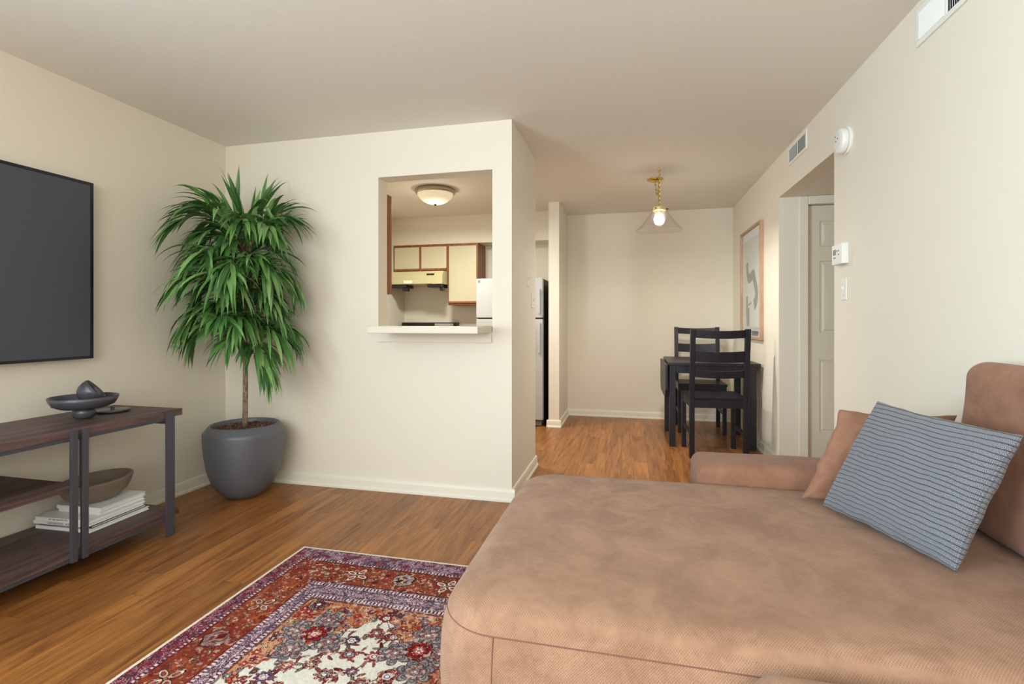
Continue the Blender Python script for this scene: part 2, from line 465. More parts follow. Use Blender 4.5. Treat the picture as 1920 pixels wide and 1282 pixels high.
def pillow(bl, br, tr, tl, thick, n=44, pinch=0.055, wr=0.006, seed=0.0, power=0.42):
    """stuffed square cushion between four corner points, UV mapped"""
    bl, br, tr, tl = map(Vector, (bl, br, tr, tl))
    nrm = (br - bl).cross(tl - bl).normalized()
    bm = bmesh.new(); uvl = bm.loops.layers.uv.new('UVMap')
    cen = (bl + br + tr + tl) / 4
    def P(u, v, s):
        # u, v in 0..1 ; edges bow inwards between the corners
        a, b = 2 * u - 1, 2 * v - 1
        a2 = a * (1 - pinch * (1 - b * b)); b2 = b * (1 - pinch * (1 - a * a))
        uu, v2 = (a2 + 1) / 2, (b2 + 1) / 2
        p = bl * (1 - uu) * (1 - v2) + br * uu * (1 - v2) + tr * uu * v2 + tl * (1 - uu) * v2
        h = (max(0, (1 - a * a)) * max(0, (1 - b * b))) ** power * thick / 2
        q = p + nrm * h * s
        edge = max(abs(a), abs(b))
        nn = mnoise.noise(Vector((u * 4 + seed, v * 4, s * 3))) + 0.5 * mnoise.noise(Vector((u * 11 + seed, v * 11, s * 3)))
        q += nrm * s * nn * wr * (1 - edge ** 6)
        q += (p - cen).normalized() * wr * 0.6 * mnoise.noise(Vector((u * 9 + seed, v * 9, 1.7))) * (edge ** 4)
        return q
    g = [0.5 - 0.5 * math.cos(PI * i / n) for i in range(n + 1)]
    g = [0.6 * a + 0.4 * i / n for i, a in enumerate(g)]
    rows = {}
    for s in (1, -1):
        for i, u in enumerate(g):
            for j, v in enumerate(g):
                bd = i in (0, n) or j in (0, n)
                k = (i, j, 0 if bd else s)
                if k not in rows: rows[k] = bm.verts.new(P(u, v, s))
    def vk(i, j, s): return rows[(i, j, 0 if (i in (0, n) or j in (0, n)) else s)]
    for s in (1, -1):
        for i in range(n):
            for j in range(n):
                q = [(i, j), (i + 1, j), (i + 1, j + 1), (i, j + 1)]
                if s < 0: q = q[::-1]
                try: f = bm.faces.new([vk(a, b, s) for a, b in q])
                except ValueError: continue
                for lp, (a, b) in zip(f.loops, q): lp[uvl].uv = (g[a], g[b])
    return bm

def copy_tree(o, parent=None):
    c = o.copy(); C.objects.link(c)
    if parent is not None: c.parent = parent
    for ch in [x for x in bpy.data.objects if x.parent == o]: copy_tree(ch, c)
    return c

# ------------------------------------------------------------------ the room
XL, XR, YB, YK, YR, H = -2.914, 1.13, 6.12, 3.11, -2.6, 2.44
struct('floor', B((XL - .15, 2.75, YR - .15, YB + .15, -.1, 0)), mat_floor, origin=(0, 0, 0))
struct('ceiling', B((XL - .15, XR + .14, YR - .15, YB + .15, H, H + .1)), mat_ceiling, origin=(0, 0, H))
# left wall with the side window behind the camera
struct('wall_left', B((XL - .12, XL, -0.3, YB + .12, 0, H), (XL - .12, XL, YR - .12, -2.0, 0, H),
                      (XL - .12, XL, -2.0, -0.3, 0, .72), (XL - .12, XL, -2.0, -0.3, 2.17, H)), mat_wall)
struct('wall_back', B((XL, XR + .12, YB, YB + .12, 0, H)), mat_wall)
struct('wall_rear', B((XL - .12, -1.75, YR - .12, YR, 0, H), (1.05, XR + .12, YR - .12, YR, 0, H),
                      (-1.75, 1.05, YR - .12, YR, 2.3, H), (-1.75, 1.05, YR - .12, YR, 0, .38)), mat_wall)
struct('wall_right', B((XR, XR + .12, YR, 3.21, 0, H), (XR, XR + .12, 4.31, YB, 0, H), (XR, XR + .12, 3.21, 4.31, 2.12, H)), mat_wall)
struct('wall_kitchen', B((XL, -1.675, YK, YK + .125, 0, H), (-.869, -.74, YK, 3.92, 0, H),
                         (-1.675, -.869, YK, YK + .125, 0, 1.08), (-1.675, -.869, YK, YK + .125, 2.13, H)), mat_wall)
struct('wall_divider', B((-.87, -.755, 5.38, YB, 0, H)), mat_wall)
struct('wall_soffit', B((XL, -.87, 5.81, YB, 2.10, H)), mat_wall)
# hall behind the opening in the right wall
DX0, DX1, DZ = 1.335, 2.10, 2.056
struct('wall_hall_far', B((XR + .12, DX0, 4.31, 4.41, 0, 2.12), (DX1, 2.6, 4.31, 4.41, 0, 2.12), (DX0, DX1, 4.31, 4.41, DZ, 2.12)), mat_wall)
struct('wall_hall_near', B((XR + .12, 2.6, 3.11, 3.21, 0, 2.12)), mat_wall)
struct('wall_hall_end', B((2.6, 2.7, 3.11, 4.41, 0, 2.12)), mat_wall)
struct('ceiling_hall', B((XR + .12, 2.7, 3.11, 4.41, 2.12, 2.22)), mat_ceiling)

def baseboard(name, p0, p1, nx, ny):
    """run from p0 to p1 along a wall whose room side faces (nx, ny)"""
    bm = bmesh.new()
    prof = [(0, 0), (.022, 0), (.022, .012), (.014, .022), (.012, .060), (.008, .076), (0, .080)]
    p0, p1 = Vector((*p0, 0)), Vector((*p1, 0)); n = Vector((nx, ny, 0))
    rs = [[bm.verts.new(p + n * a + Vector((0, 0, b))) for a, b in prof] for p in (p0, p1)]
    k = len(prof)
    for i in range(k): bm.faces.new((rs[0][i], rs[0][(i + 1) % k], rs[1][(i + 1) % k], rs[1][i]))
    bm.faces.new(rs[0]); bm.faces.new(rs[1][::-1])
    return struct(name, bm, mat_trim)
baseboard('baseboard_left', (XL, YR), (XL, YK), 1, 0)
baseboard('baseboard_kitchen_front', (XL, YK), (-.718, YK), 0, -1)
baseboard('baseboard_kitchen_side', (-.74, YK), (-.74, 3.92 + .022), 1, 0)
baseboard('baseboard_kitchen_end', (-.74, 3.92), (-.85, 3.92), 0, 1)
baseboard('baseboard_divider_front', (-.89, 5.38), (-.733, 5.38), 0, -1)
baseboard('baseboard_divider_side', (-.755, 5.38), (-.755, YB), 1, 0)
baseboard('baseboard_back', (-.755, YB), (XR, YB), 0, -1)
baseboard('baseboard_right_far', (XR, 4.288), (XR, YB), -1, 0)
baseboard('baseboard_right_near', (XR, YR), (XR, 3.21), -1, 0)
baseboard('baseboard_hall', (XR, 4.31), (1.268, 4.31), 0, -1)

# door and its casing in the hall
struct('trim_1', B((1.268, DX0, 4.292, 4.31, 0, 2.119), (DX0, DX1, 4.292, 4.31, DZ, 2.119), (DX1, DX1 + .067, 4.292, 4.31, 0, 2.119)), mat_trim, bevel=.006)
bm = bmesh.new()
xs = [DX0 + .005, 1.43, 1.665, 1.77, 2.005, DX1 - .005]
zs = [.008, .29, .85, 1.055, 1.62, 1.73, 1.93, DZ - .005]
yd = 4.345
gridv = [[bm.verts.new((x, yd, z)) for z in zs] for x in xs]
pf = []
for i in range(len(xs) - 1):
    for j in range(len(zs) - 1):
        f = bm.faces.new((gridv[i][j], gridv[i + 1][j], gridv[i + 1][j + 1], gridv[i][j + 1]))
        if i in (1, 3) and j in (1, 3, 5): pf.append(f)
for f in pf:
    for th, dp in ((.012, -.010), (.014, 0.0), (.018, .008)):
        bmesh.ops.inset_individual(bm, faces=[f], thickness=th, depth=0)
        for v_ in f.verts: v_.co.y -= dp
bx = box(bm, DX0 + .005, DX1 - .005, yd + .0125, yd + .040, .008, DZ - .005)
d1 = struct('door_1', bm, mat_door)
bm = bmesh.new()
lathe(bm, [(0, 0), (.026, 0), (.026, .006), (.010, .010), (.010, .03), (.024, .042), (.027, .055), (.018, .066), (0, .068)], 0, 0, 0, 20, Matrix.Rotation(PI / 2, 4, 'X'))
bmesh.ops.translate(bm, verts=bm.verts, vec=(2.04, yd - .002, .95))
obj('door_knob', bm, mat_brass, d1, smooth=True)

# windows behind the camera (daylight enters by the side one; the rear one is added for fill)
def window(name, lo, hi, axis):
    bm = bmesh.new(); t = .05
    if axis == 'x':
        x = XL - .06
        (y0, z0), (y1, z1) = lo, hi
        ym = (y0 + y1) / 2
        for b in ((x - .03, x + .03, y0, y1, z0, z0 + t), (x - .03, x + .03, y0, y1, z1 - t, z1), (x - .03, x + .03, y0, y0 + t, z0 + t, z1 - t),
                  (x - .03, x + .03, y1 - t, y1, z0 + t, z1 - t), (x - .03, x + .03, ym - t / 2, ym + t / 2, z0 + t, z1 - t)): box(bm, *b)
        p = B((x - .004, x + .004, y0 + t, y1 - t, z0 + t, z1 - t))
    else:
        y = YR - .06
        (x0, z0), (x1, z1) = lo, hi
        xm = (x0 + x1) / 2
        for b in ((x0, x1, y - .03, y + .03, z0, z0 + t), (x0, x1, y - .03, y + .03, z1 - t, z1), (x0, x0 + t, y - .03, y + .03, z0 + t, z1 - t),
                  (x1 - t, x1, y - .03, y + .03, z0 + t, z1 - t), (xm - t / 2, xm + t / 2, y - .03, y + .03, z0 + t, z1 - t)): box(bm, *b)
        p = B((x0 + t, x1 - t, y - .004, y + .004, z0 + t, z1 - t))
    o = struct(name, bm, mat_trim)
    g = obj('window_pane', p, mat_pane, o)
    return o
window('window_1', (-2.0, .72), (-0.3, 2.17), 'x')
window('added_rear_window', (-1.75, .38), (1.05, 2.3), 'y')

# pass-through ledge (breakfast bar) and its apron
mat_ledge = plain('ledge_paint', (224, 216, 198), 0.55, var=0.01)
led = struct('trim_2', B((-1.585, -.872, 2.80, YK + .14, 1.078, 1.119), (-1.675, -.872, YK - .001, YK + .14, 1.078, 1.119)), mat_ledge, bevel=.004)
ap = obj('apron', B((-1.675, -.872, YK - .022, YK, 1.014, 1.078)), mat_wall, led)

# ------------------------------------------------------------------ vents, detector, thermostat, switches
mat_pale = plain('pale_grey_metal', (196, 197, 192), 0.5)
def wall_vent(name, y0, y1, z0, z1, label, nslat, split, dark_side_from, dark=None):
    t = thing(name, label, 'vent', (XR, (y0 + y1) / 2, z0))
    fw = .022
    bm = B((XR - .008, XR, y0, y1, z0, z0 + fw), (XR - .008, XR, y0, y1, z1 - fw, z1), (XR - .008, XR, y0, y0 + fw, z0 + fw, z1 - fw),
           (XR - .008, XR, y1 - fw, y1, z0 + fw, z1 - fw))
    if split is not None: box(bm, XR - .008, XR, split - .006, split + .006, z0 + fw, z1 - fw)
    obj('frame', bm, mat_white, t, bevel=.003)
    dk = dark or (y0 + fw, split)
    obj('backing', B((XR - .0016, XR - .0003, dk[0], dk[1], z0 + fw, z1 - fw)), mat_gap, t)
    obj('damper', B((XR - .0018, XR - .0003, dk[1], y1 - fw, z0 + fw, z1 - fw)), mat_pale, t)
    if dark: obj('damper', B((XR - .0018, XR - .0003, y0 + fw, dk[0], z0 + fw, z1 - fw)), mat_pale, t)
    n = nslat
    for i in range(n):
        y = y0 + fw + (i + .5) * (y1 - y0 - 2 * fw) / n
        if split is not None and abs(y - split) < .008: continue
        wd = (y1 - y0 - 2 * fw) / n
        sgn = -1 if y < dark_side_from else 1
        bm = B((XR - .0072, XR - .0062, y - wd * .48, y + wd * .48, z0 + fw, z1 - fw))
        rot = Matrix.Rotation(sgn * math.radians(28), 4, 'Z')
        c = Vector((XR - .0065, y, 0))
        bmesh.ops.transform(bm, matrix=Matrix.Translation(c) @ rot @ Matrix.Translation(-c), verts=bm.verts)
        obj('slat', bm, mat_white, t)
    return t
wall_vent('air_vent', 1.92, 2.35, 2.258, 2.408, 'large white metal air vent high on the right wall near the camera', 30, 2.155, 2.155)
v2 = wall_vent('air_vent', 3.655, 4.05, 2.286, 2.418, 'small white air vent with a dark square, above the hallway opening', 20, 3.84, 9, (3.69, 3.83))
obj('filter', B((XR - .0030, XR - .0017, 3.69, 3.83, 2.309, 2.395)), mat_grey_plastic, v2)

MX = Matrix.Rotation(-PI / 2, 4, 'Y')
t = thing('smoke_detector', 'round white smoke detector on the right wall above the hallway corner', 'smoke detector', (XR, 3.03, 2.12))
bm = bmesh.new(); lathe(bm, [(0, 0), (.072, 0), (.074, .003), (.074, .010), (.070, .014), (0, .014)], XR, 3.03, 2.12, 72, MX); obj('base_ring', bm, mat_white, t)
bm = bmesh.new(); lathe(bm, [(0, .014), (.062, .014), (.068, .020), (.068, .034), (.062, .045), (.045, .050), (0, .051)], XR, 3.03, 2.12, 72, MX); obj('cover', bm, mat_white, t)
bm = bmesh.new()
for dy, dz in ((.02, .03), (-.012, .012), (.012, .004)): lathe(bm, [(0, .0495), (.004, .0495), (.004, .053), (0, .053)], XR, 3.03 + dy, 2.12 + dz, 10, MX)
obj('test_button', bm, mat_grey_plastic, t)

t = thing('thermostat', 'white box thermostat on the right wall beside the hallway opening', 'thermostat', (XR, 3.075, 1.462))
obj('housing', B((XR - .034, XR, 3.012, 3.148, 1.462, 1.572)), mat_white, t, bevel=.004)
obj('display', B((XR - .0355, XR - .033, 3.09, 3.125, 1.515, 1.545)), mat_grey_plastic, t)
for dy, dz in ((.03, .055), (.05, .055), (.03, .035), (.075, .02), (.09, .02)):
    obj('button', B((XR - .036, XR - .0335, 3.02 + dy, 3.028 + dy, 1.476 + dz, 1.484 + dz)), mat_grey_plastic, t)

def light_switch(label, loc, nx):
    """plate on a wall facing +-x"""
    x, y, z = loc
    t = thing('light_switch', label, 'light switch', (x, y, z))
    a, b = sorted((x, x + nx * .006)); obj('plate', B((a, b, y - .036, y + .036, z - .058, z + .058)), mat_white, t, bevel=.003)
    a, b = sorted((x + nx * .005, x + nx * .018)); obj('toggle', B((a, b, y - .005, y + .005, z - .003, z + .014)), mat_door, t)
    for dz in (-.03, .03):
        a, b = sorted((x + nx * .005, x + nx * .0075)); obj('screw', B((a, b, y - .003, y + .003, z + dz - .003, z + dz + .003)), mat_chrome, t)
    return t
light_switch('single light switch on the right wall below the thermostat', (XR, 3.065, 1.325), -1)
light_switch('lower light switch on the end of the kitchen wall', (-.74, 3.79, 1.31), 1)
light_switch('upper light switch on the side of the kitchen wall', (-.74, 3.62, 1.465), 1)

# ------------------------------------------------------------------ framed picture on the right wall
t = thing('framed_picture', 'tall oak framed abstract print on the right wall beside the black table', 'picture', (XR, 5.17, .985))
y0, y1, z0, z1 = 4.765, 5.575, .985, 2.04
fw = .022
obj('frame', B((XR - .034, XR, y0, y1, z0, z0 + fw), (XR - .034, XR, y0, y1, z1 - fw, z1), (XR - .034, XR, y0, y0 + fw, z0 + fw, z1 - fw), (XR - .034, XR, y1 - fw, y1, z0 + fw, z1 - fw)), mat_oak, t, bevel=.002)
mat_matboard = plain('mat_board', (240, 244, 246), 0.8)
mat_print = plain('print_ground', (210, 220, 214), 0.8, var=0.06, vscale=2)
mat_p1 = plain('print_grey', (128, 131, 130), 0.8)
mat_p2 = plain('print_ochre', (158, 140, 110), 0.8)
obj('mat_board', B((XR - .010, XR - .004, y0 + fw, y1 - fw, z0 + fw, z1 - fw)), mat_matboard, t)
pr_ = obj('print', B((XR - .012, XR - .0102, y0 + .07, y1 - .07, z0 + .09, z1 - .10)), mat_print, t)
def ribbon(bm, pts, w0, w1, x, mi):
    # pts as (y, z); flat ribbon standing just proud of the paper
    n = len(pts); L = []; R = []
    for i, (y, z) in enumerate(pts):
        ya, za = pts[max(0, i - 1)]; yb, zb = pts[min(n - 1, i + 1)]
        d = Vector((yb - ya, zb - za)).normalized(); nn = Vector((-d.y, d.x))
        wv = w0 + (w1 - w0) * i / (n - 1)
        L.append(bm.verts.new((x, y + nn.x * wv, z + nn.y * wv))); R.append(bm.verts.new((x, y - nn.x * wv, z - nn.y * wv)))
    for i in range(n - 1):
        f = bm.faces.new((L[i], R[i], R[i + 1], L[i + 1])); f.material_index = mi
def catmull(pts, k=8):
    out = []; P = [pts[0]] + list(pts) + [pts[-1]]
    for i in range(1, len(P) - 2):
        p0, p1, p2, p3 = (Vector(q) for q in P[i - 1:i + 3])
        for j in range(k):
            s = j / k
            out.append(0.5 * ((2 * p1) + (-p0 + p2) * s + (2 * p0 - 5 * p1 + 4 * p2 - p3) * s * s + (-p0 + 3 * p1 - 3 * p2 + p3) * s ** 3))
    out.append(Vector(P[-2])); return out
bm = bmesh.new()
xx = XR - .0128
def yy(f): return y1 - f * (y1 - y0)        # 0 = far (left in the picture)
def zz(f): return z1 - f * (z1 - z0)
ribbon(bm, [tuple(q) for q in catmull([(yy(.27), zz(.30)), (yy(.29), zz(.38)), (yy(.36), zz(.45)), (yy(.50), zz(.44)), (yy(.60), zz(.43)), (yy(.66), zz(.50)), (yy(.74), zz(.58)), (yy(.72), zz(.66)), (yy(.62), zz(.70))])], .042, .055, xx, 0)
ribbon(bm, [tuple(q) for q in catmull([(yy(.27), zz(.61)), (yy(.27), zz(.72)), (yy(.30), zz(.78))])], .034, .038, xx - .0003, 0)
ribbon(bm, [tuple(q) for q in catmull([(yy(.30), zz(.73)), (yy(.32), zz(.82)), (yy(.33), zz(.89))])], .075, .05, xx - .0006, 0)
ribbon(bm, [(yy(.30), zz(.695)), (yy(.40), zz(.69)), (yy(.50), zz(.675))], .008, .012, xx - .0009, 1)
ribbon(bm, [(yy(.5), zz(.95)), (yy(.82), zz(.95))], .022, .022, xx, 0)
obj('motif', bm, [mat_p1, mat_p2], pr_)
obj('glazing', B((XR - .020, XR - .018, y0 + fw, y1 - fw, z0 + fw, z1 - fw)), mat_picture_glass, t)

# ------------------------------------------------------------------ television
t = thing('television', 'large dark flat television mounted on the left wall', 'television', (XL, 1.28, .94))
ty0, ty1, tz0, tz1 = .44, 2.135, .95, 1.905
bm = B((XL + .002, XL + .05, ty0, ty1, tz0, tz1)); obj('housing', bm, mat_bezel, t, bevel=.003)
obj('bezel', B((XL + .05, XL + .056, ty0, ty1, tz0, tz0 + .014), (XL + .05, XL + .056, ty0, ty1, tz1 - .014, tz1), (XL + .05, XL + .056, ty0, ty0 + .014, tz0 + .014, tz1 - .014), (XL + .05, XL + .056, ty1 - .014, ty1, tz0 + .014, tz1 - .014)), mat_bezel, t)
obj('screen', B((XL + .0495, XL + .0525, ty0 + .013, ty1 - .013, tz0 + .013, tz1 - .013)), mat_screen, t)

# ------------------------------------------------------------------ media console
CX0, CX1, CY0, CY1, CT = -2.892, -2.412, .55, 2.272, .672
t = thing('media_console', 'dark walnut media console with charcoal steel legs below the television', 'console table', ((CX0 + CX1) / 2, (CY0 + CY1) / 2, 0))
obj('tabletop', B((CX0, CX1, CY0, CY1, CT - .036, CT)), mat_walnut, t, bevel=.0015)
obj('shelf', B((CX0, CX1, 1.06, 1.735, .40, .426)), mat_walnut, t, bevel=.0015)
obj('shelf', B((CX0, CX1, CY0 + .02, CY1 - .02, .100, .130)), mat_walnut, t, bevel=.0015)
obj('rail', B((CX1 - .02, CX1 - .002, CY0 + .02, CY1 - .06, CT - .052, CT - .036), (CX0, CX0 + .018, CY0 + .02, CY1 - .06, CT - .052, CT - .036)), mat_steel, t)
obj('rail', B((CX1 - .02, CX1 - .002, CY0 + .02, CY1 - .06, .084, .100), (CX0, CX0 + .018, CY0 + .02, CY1 - .06, .084, .100)), mat_steel, t)
for ye in (CY0 + .05, CY1 - .105):
    obj('crossbar', B((CX0 + .02, CX1 - .002, ye + .012, ye + .034, CT - .07, CT - .036)), mat_steel, t)
    for xa, xb in ((CX1 - .001, CX1 + .012), (CX0 - .012, CX0)):
        yl = ye
        if xa < CX0:
            xa, xb = CX0, CX0 + .008; yl = ye - .080
        obj('leg', B((xa, xb, yl, yl + (.048 if xa > -2.5 else .034), 0, CT - .004 if xa > -2.5 else CT - .037)), mat_steel, t, bevel=.001)
for yp in (1.035, 1.08, 1.712, 1.757):
    for xa, xb in ((CX1 - .001, CX1 + .016), (CX0, CX0 + .016)):
        if xa < -2.8: continue
        obj('post', B((xa, xb, yp - .0125, yp + .0125, .084, CT - .004)), mat_steel, t, bevel=.001)

# books on the bottom shelf
def rbox(bm, cx, cy, lx, ly, z0, z1, rz):
    v_ = box(bm, -lx / 2, lx / 2, -ly / 2, ly / 2, z0, z1)
    bmesh.ops.rotate(bm, verts=v_, cent=(0, 0, 0), matrix=Matrix.Rotation(rz, 3, 'Z'))
    bmesh.ops.translate(bm, verts=v_, vec=(cx, cy, 0))
def book(label, cx, cy, lx, ly, z0, z1, rz, cover, title=None, size=.011):
    t = thing('book', label, 'book', (cx, cy, z0), rz, 'stack of books on the console shelf')
    c = min(.0025, (z1 - z0) * .18)
    hx_, hy_ = lx / 2, ly / 2; th = z1 - z0
    bm = bmesh.new()
    box(bm, -hx_, hx_, -hy_, hy_, 0, c); box(bm, -hx_, hx_, -hy_, hy_, th - c, th); box(bm, -hx_, hx_, -hy_, -hy_ + c, c, th - c)
    obj('cover', bm, cover, t, local=True)
    obj('pages', B((-hx_ + .004, hx_ - .004, -hy_ + c, hy_ - .004, c, th - c)), mat_page, t, local=True)
    if title:
        cu = bpy.data.curves.new('title', 'FONT'); cu.body = title; cu.size = size; cu.align_x = 'LEFT'; cu.align_y = 'CENTER'; cu.extrude = .0002
        tmp = bpy.data.objects.new('t', cu); C.objects.link(tmp)
        bpy.context.view_layer.update()
        tm = bpy.data.meshes.new_from_object(tmp.evaluated_get(bpy.context.evaluated_depsgraph_get()))
        bpy.data.objects.remove(tmp); bpy.data.curves.remove(cu)
        tm.materials.clear(); tm.materials.append(mat_ink)
        o = bpy.data.objects.new('title', tm); C.objects.link(o); o.parent = t
        o.location = (-hx_ + .08, -hy_ - .0006, th / 2); o.rotation_euler = (PI / 2, 0, 0)
    return t
ZB = .1302
book('white book at the very bottom of the stack under the stone bowl', -2.707, 2.03, .325, .32, ZB, ZB + .016, .04, mat_book)
book('black covered book between the white books in the shelf stack', -2.710, 2.033, .31, .30, ZB + .0161, ZB + .027, .06, mat_book_dark)
book('white book with dark spine lettering, third from the bottom', -2.717, 2.02, .315, .31, ZB + .0271, ZB + .042, .05, mat_book, 'CONTEMPORARY  HOUSES', .013)
book('white book with faint spine lettering, fourth from the bottom', -2.714, 2.025, .31, .31, ZB + .0421, ZB + .059, .06, mat_book, 'ART  AND  ARCHITECTURE', .009)
book('smaller white book second from the top of the stack', -2.700, 2.065, .255, .24, ZB + .0591, ZB + .076, .03, mat_book)
book('smaller white book on top of the stack, directly under the bowl', -2.700, 2.065, .265, .25, ZB + .0761, ZB + .094, .06, mat_book)

# stone bowl on the books
bm = bmesh.new()
bz = ZB + .0942
prof = [(0, .001), (.062, .001), (.086, .008), (.114, .034), (.132, .068), (.140, .098), (.141, .106), (.137, .110), (.129, .111), (.121, .107), (.112, .070), (.092, .036), (.060, .020), (0, .016)]
lathe(bm, prof, 0, 0, 0, 56)
for v_ in bm.verts:
    v_.co.y *= 1.2; v_.co.x *= .92
    v_.co.z *= 1 + .04 * (v_.co.y / .19)
bmesh.ops.translate(bm, verts=bm.verts, vec=(-2.715, 2.045, bz))
tag(obj('stone_bowl', bm, mat_stone, smooth=True), 'mottled brown oval stone bowl resting on the stacked books', 'bowl')

# footed bowl, tilted cup and lid on top of the console
PBX, PBY = -2.645, 1.93
t = thing('pedestal_bowl', 'dark grey footed bowl standing on the walnut console', 'bowl', (PBX, PBY, CT))
bm = bmesh.new(); lathe(bm, [(0, 0), (.032, 0), (.040, .005), (.046, .018), (.047, .030), (.044, .042), (.040, .050), (0, .051)], PBX, PBY, CT + .0004, 40); obj('foot', bm, mat_decor, t, smooth=True)
bm = bmesh.new(); lathe(bm, [(0, .047), (.05, .048), (.092, .052), (.122, .066), (.136, .090), (.140, .108), (.136, .108), (.126, .082), (.110, .070), (.085, .063), (.045, .058), (0, .057)], PBX, PBY, CT, 56); obj('dish', bm, mat_decor, t, smooth=True)
bm = bmesh.new()
cupprof = [(0, 0), (.022, .001), (.044, .014), (.056, .036), (.060, .060), (.058, .080), (.0555, .080), (.057, .060), (.052, .038), (.040, .018), (.02, .006), (0, .005)]
R_ = Matrix.Rotation(math.radians(50), 4, Vector((-math.sin(YAW + .55), math.cos(YAW + .55), 0)))
lathe(bm, cupprof, 0, 0, 0, 40, R_)
zlo = min(v_.co.z for v_ in bm.verts)
bmesh.ops.translate(bm, verts=bm.verts, vec=(PBX - .035, PBY + .01, CT + .0635 - zlo))
tag(obj('cup', bm, mat_decor, smooth=True), 'small dark grey cup tipped over inside the footed bowl', 'cup')
t = thing('lid', 'flat dark grey lid with a tiny knob lying on the console beside the bowl', 'lid', (-2.675, 2.095, CT))
bm = bmesh.new(); lathe(bm, [(0, .001), (.060, .001), (.074, .006), (.077, .011), (.070, .013), (0, .015)], -2.675, 2.095, CT, 44); obj('disc', bm, mat_decor, t, smooth=True)
bm = bmesh.new(); lathe(bm, [(0, .013), (.009, .013), (.009, .027), (.007, .029), (0, .029)], -2.675, 2.095, CT, 20); obj('knob', bm, mat_decor, t)

# ------------------------------------------------------------------ potted plant
RV = Vector((math.cos(YAW), math.sin(YAW), 0)); FV = Vector((-math.sin(YAW), math.cos(YAW), 0))
PD = 3.32
PC = FV * PD + RV * ((459 - 960) / FPX * PD)
t = thing('potted_plant', 'tall green drooping long-leaved plant in a round grey pot in the corner', 'potted plant', (PC.x, PC.y, 0))
prof = [(0, 0), (.085, 0), (.105, .006), (.152, .045), (.194, .11), (.221, .19), (.236, .28), (.243, .36), (.245, .41), (.2445, .424), (.242, .432), (.236, .438), (.212, .470), (.207, .4745), (.201, .475), (.197, .470), (.194, .43), (.19, .36), (0, .36)]
bm = bmesh.new(); lathe(bm, prof, PC.x, PC.y, 0, 72)
pot = obj('pot', bm, mat_pot, t, smooth=True)
bm = bmesh.new()
R2 = random.Random(3)
lathe(bm, [(0, .452), (.10, .455), (.15, .449), (.193, .440), (.193, .40)], PC.x, PC.y, 0, 40)
for _ in range(420):
    a = R2.uniform(0, 2 * PI); r = .184 * math.sqrt(R2.random()); s = R2.uniform(.006, .014)
    q = box(bm, -s, s, -s * .5, s * .5, -s * .22, s * .22)
    bmesh.ops.rotate(bm, verts=q, cent=(0, 0, 0), matrix=Matrix.Rotation(R2.uniform(0, 6), 3, 'Z') @ Matrix.Rotation(R2.uniform(-.7, .7), 3, 'X'))
    bmesh.ops.translate(bm, verts=q, vec=(PC.x + r * math.cos(a), PC.y + r * math.sin(a), .456 - .06 * r + R2.uniform(0, .008)))
o = obj('mulch', bm, mat_soil, t)
bm = bmesh.new()
tp = [Vector((PC.x, PC.y, .44)) + RV * (.004 * math.sin(z * 5)) + Vector((0, 0, z)) for z in [i * 1.42 / 16 for i in range(17)]]
tube(bm, tp, [.017 - .0085 * i / 16 for i in range(17)], 12)
obj('trunk', bm, mat_bark, t, smooth=True)

def PW_(px, py, dd=0.0):
    """a place near the plant: photo column / row measured at the plant's distance, dd metres nearer (-) or farther (+)"""
    k = PD / FPX
    return PC + RV * ((px - 459) * k) + Vector((0, 0, 1.155 + (601 - py) * k)) + FV * dd
leaf_bm = bmesh.new(); stem_bm = bmesh.new()
RL = random.Random(21)
def leaf(p0, d0, L, wid, droop, twist=0.0):
    n = 8; pts = []; p = p0.copy(); d = d0.normalized(); step = L / n
    for i in range(n + 1):
        pts.append((p.copy(), d.copy()))
        g = droop * (0.5 + i / n)
        d = (d + Vector((0, 0, -1)) * g * step / .3).normalized()
        p = p + d * step
    rows = []
    for i, (q, dd) in enumerate(pts):
        s = i / n
        wv = wid * (math.sin(PI * min(1, s * 1.02 + .03) ** .72)) ** .8 if 0 < i < n else wid * (.12 if i == 0 else .02)
        side = dd.cross(Vector((0, 0, 1)))
        if side.length < .05: side = dd.cross(FV)
        side.normalize(); side.rotate(Matrix.Rotation(twist, 3, dd))
        up = side.cross(dd).normalized()
        for c_ in (q,):
            pass
        q = Vector((max(q.x, XL + .04), min(q.y, YK - .03), q.z))
        rows.append([leaf_bm.verts.new(q - side * wv + up * wv * .28), leaf_bm.verts.new(q), leaf_bm.verts.new(q + side * wv + up * wv * .28)])
    for a, b in zip(rows, rows[1:]):
        leaf_bm.faces.new((a[0], a[1], b[1], b[0])); leaf_bm.faces.new((a[1], a[2], b[2], b[1]))
def spray_w(cp, nl, L, droop, fan, wid, start=.1, tipn=5):
    spray(None, nl, L, droop, fan, wid, start, 0, tipn, cp)
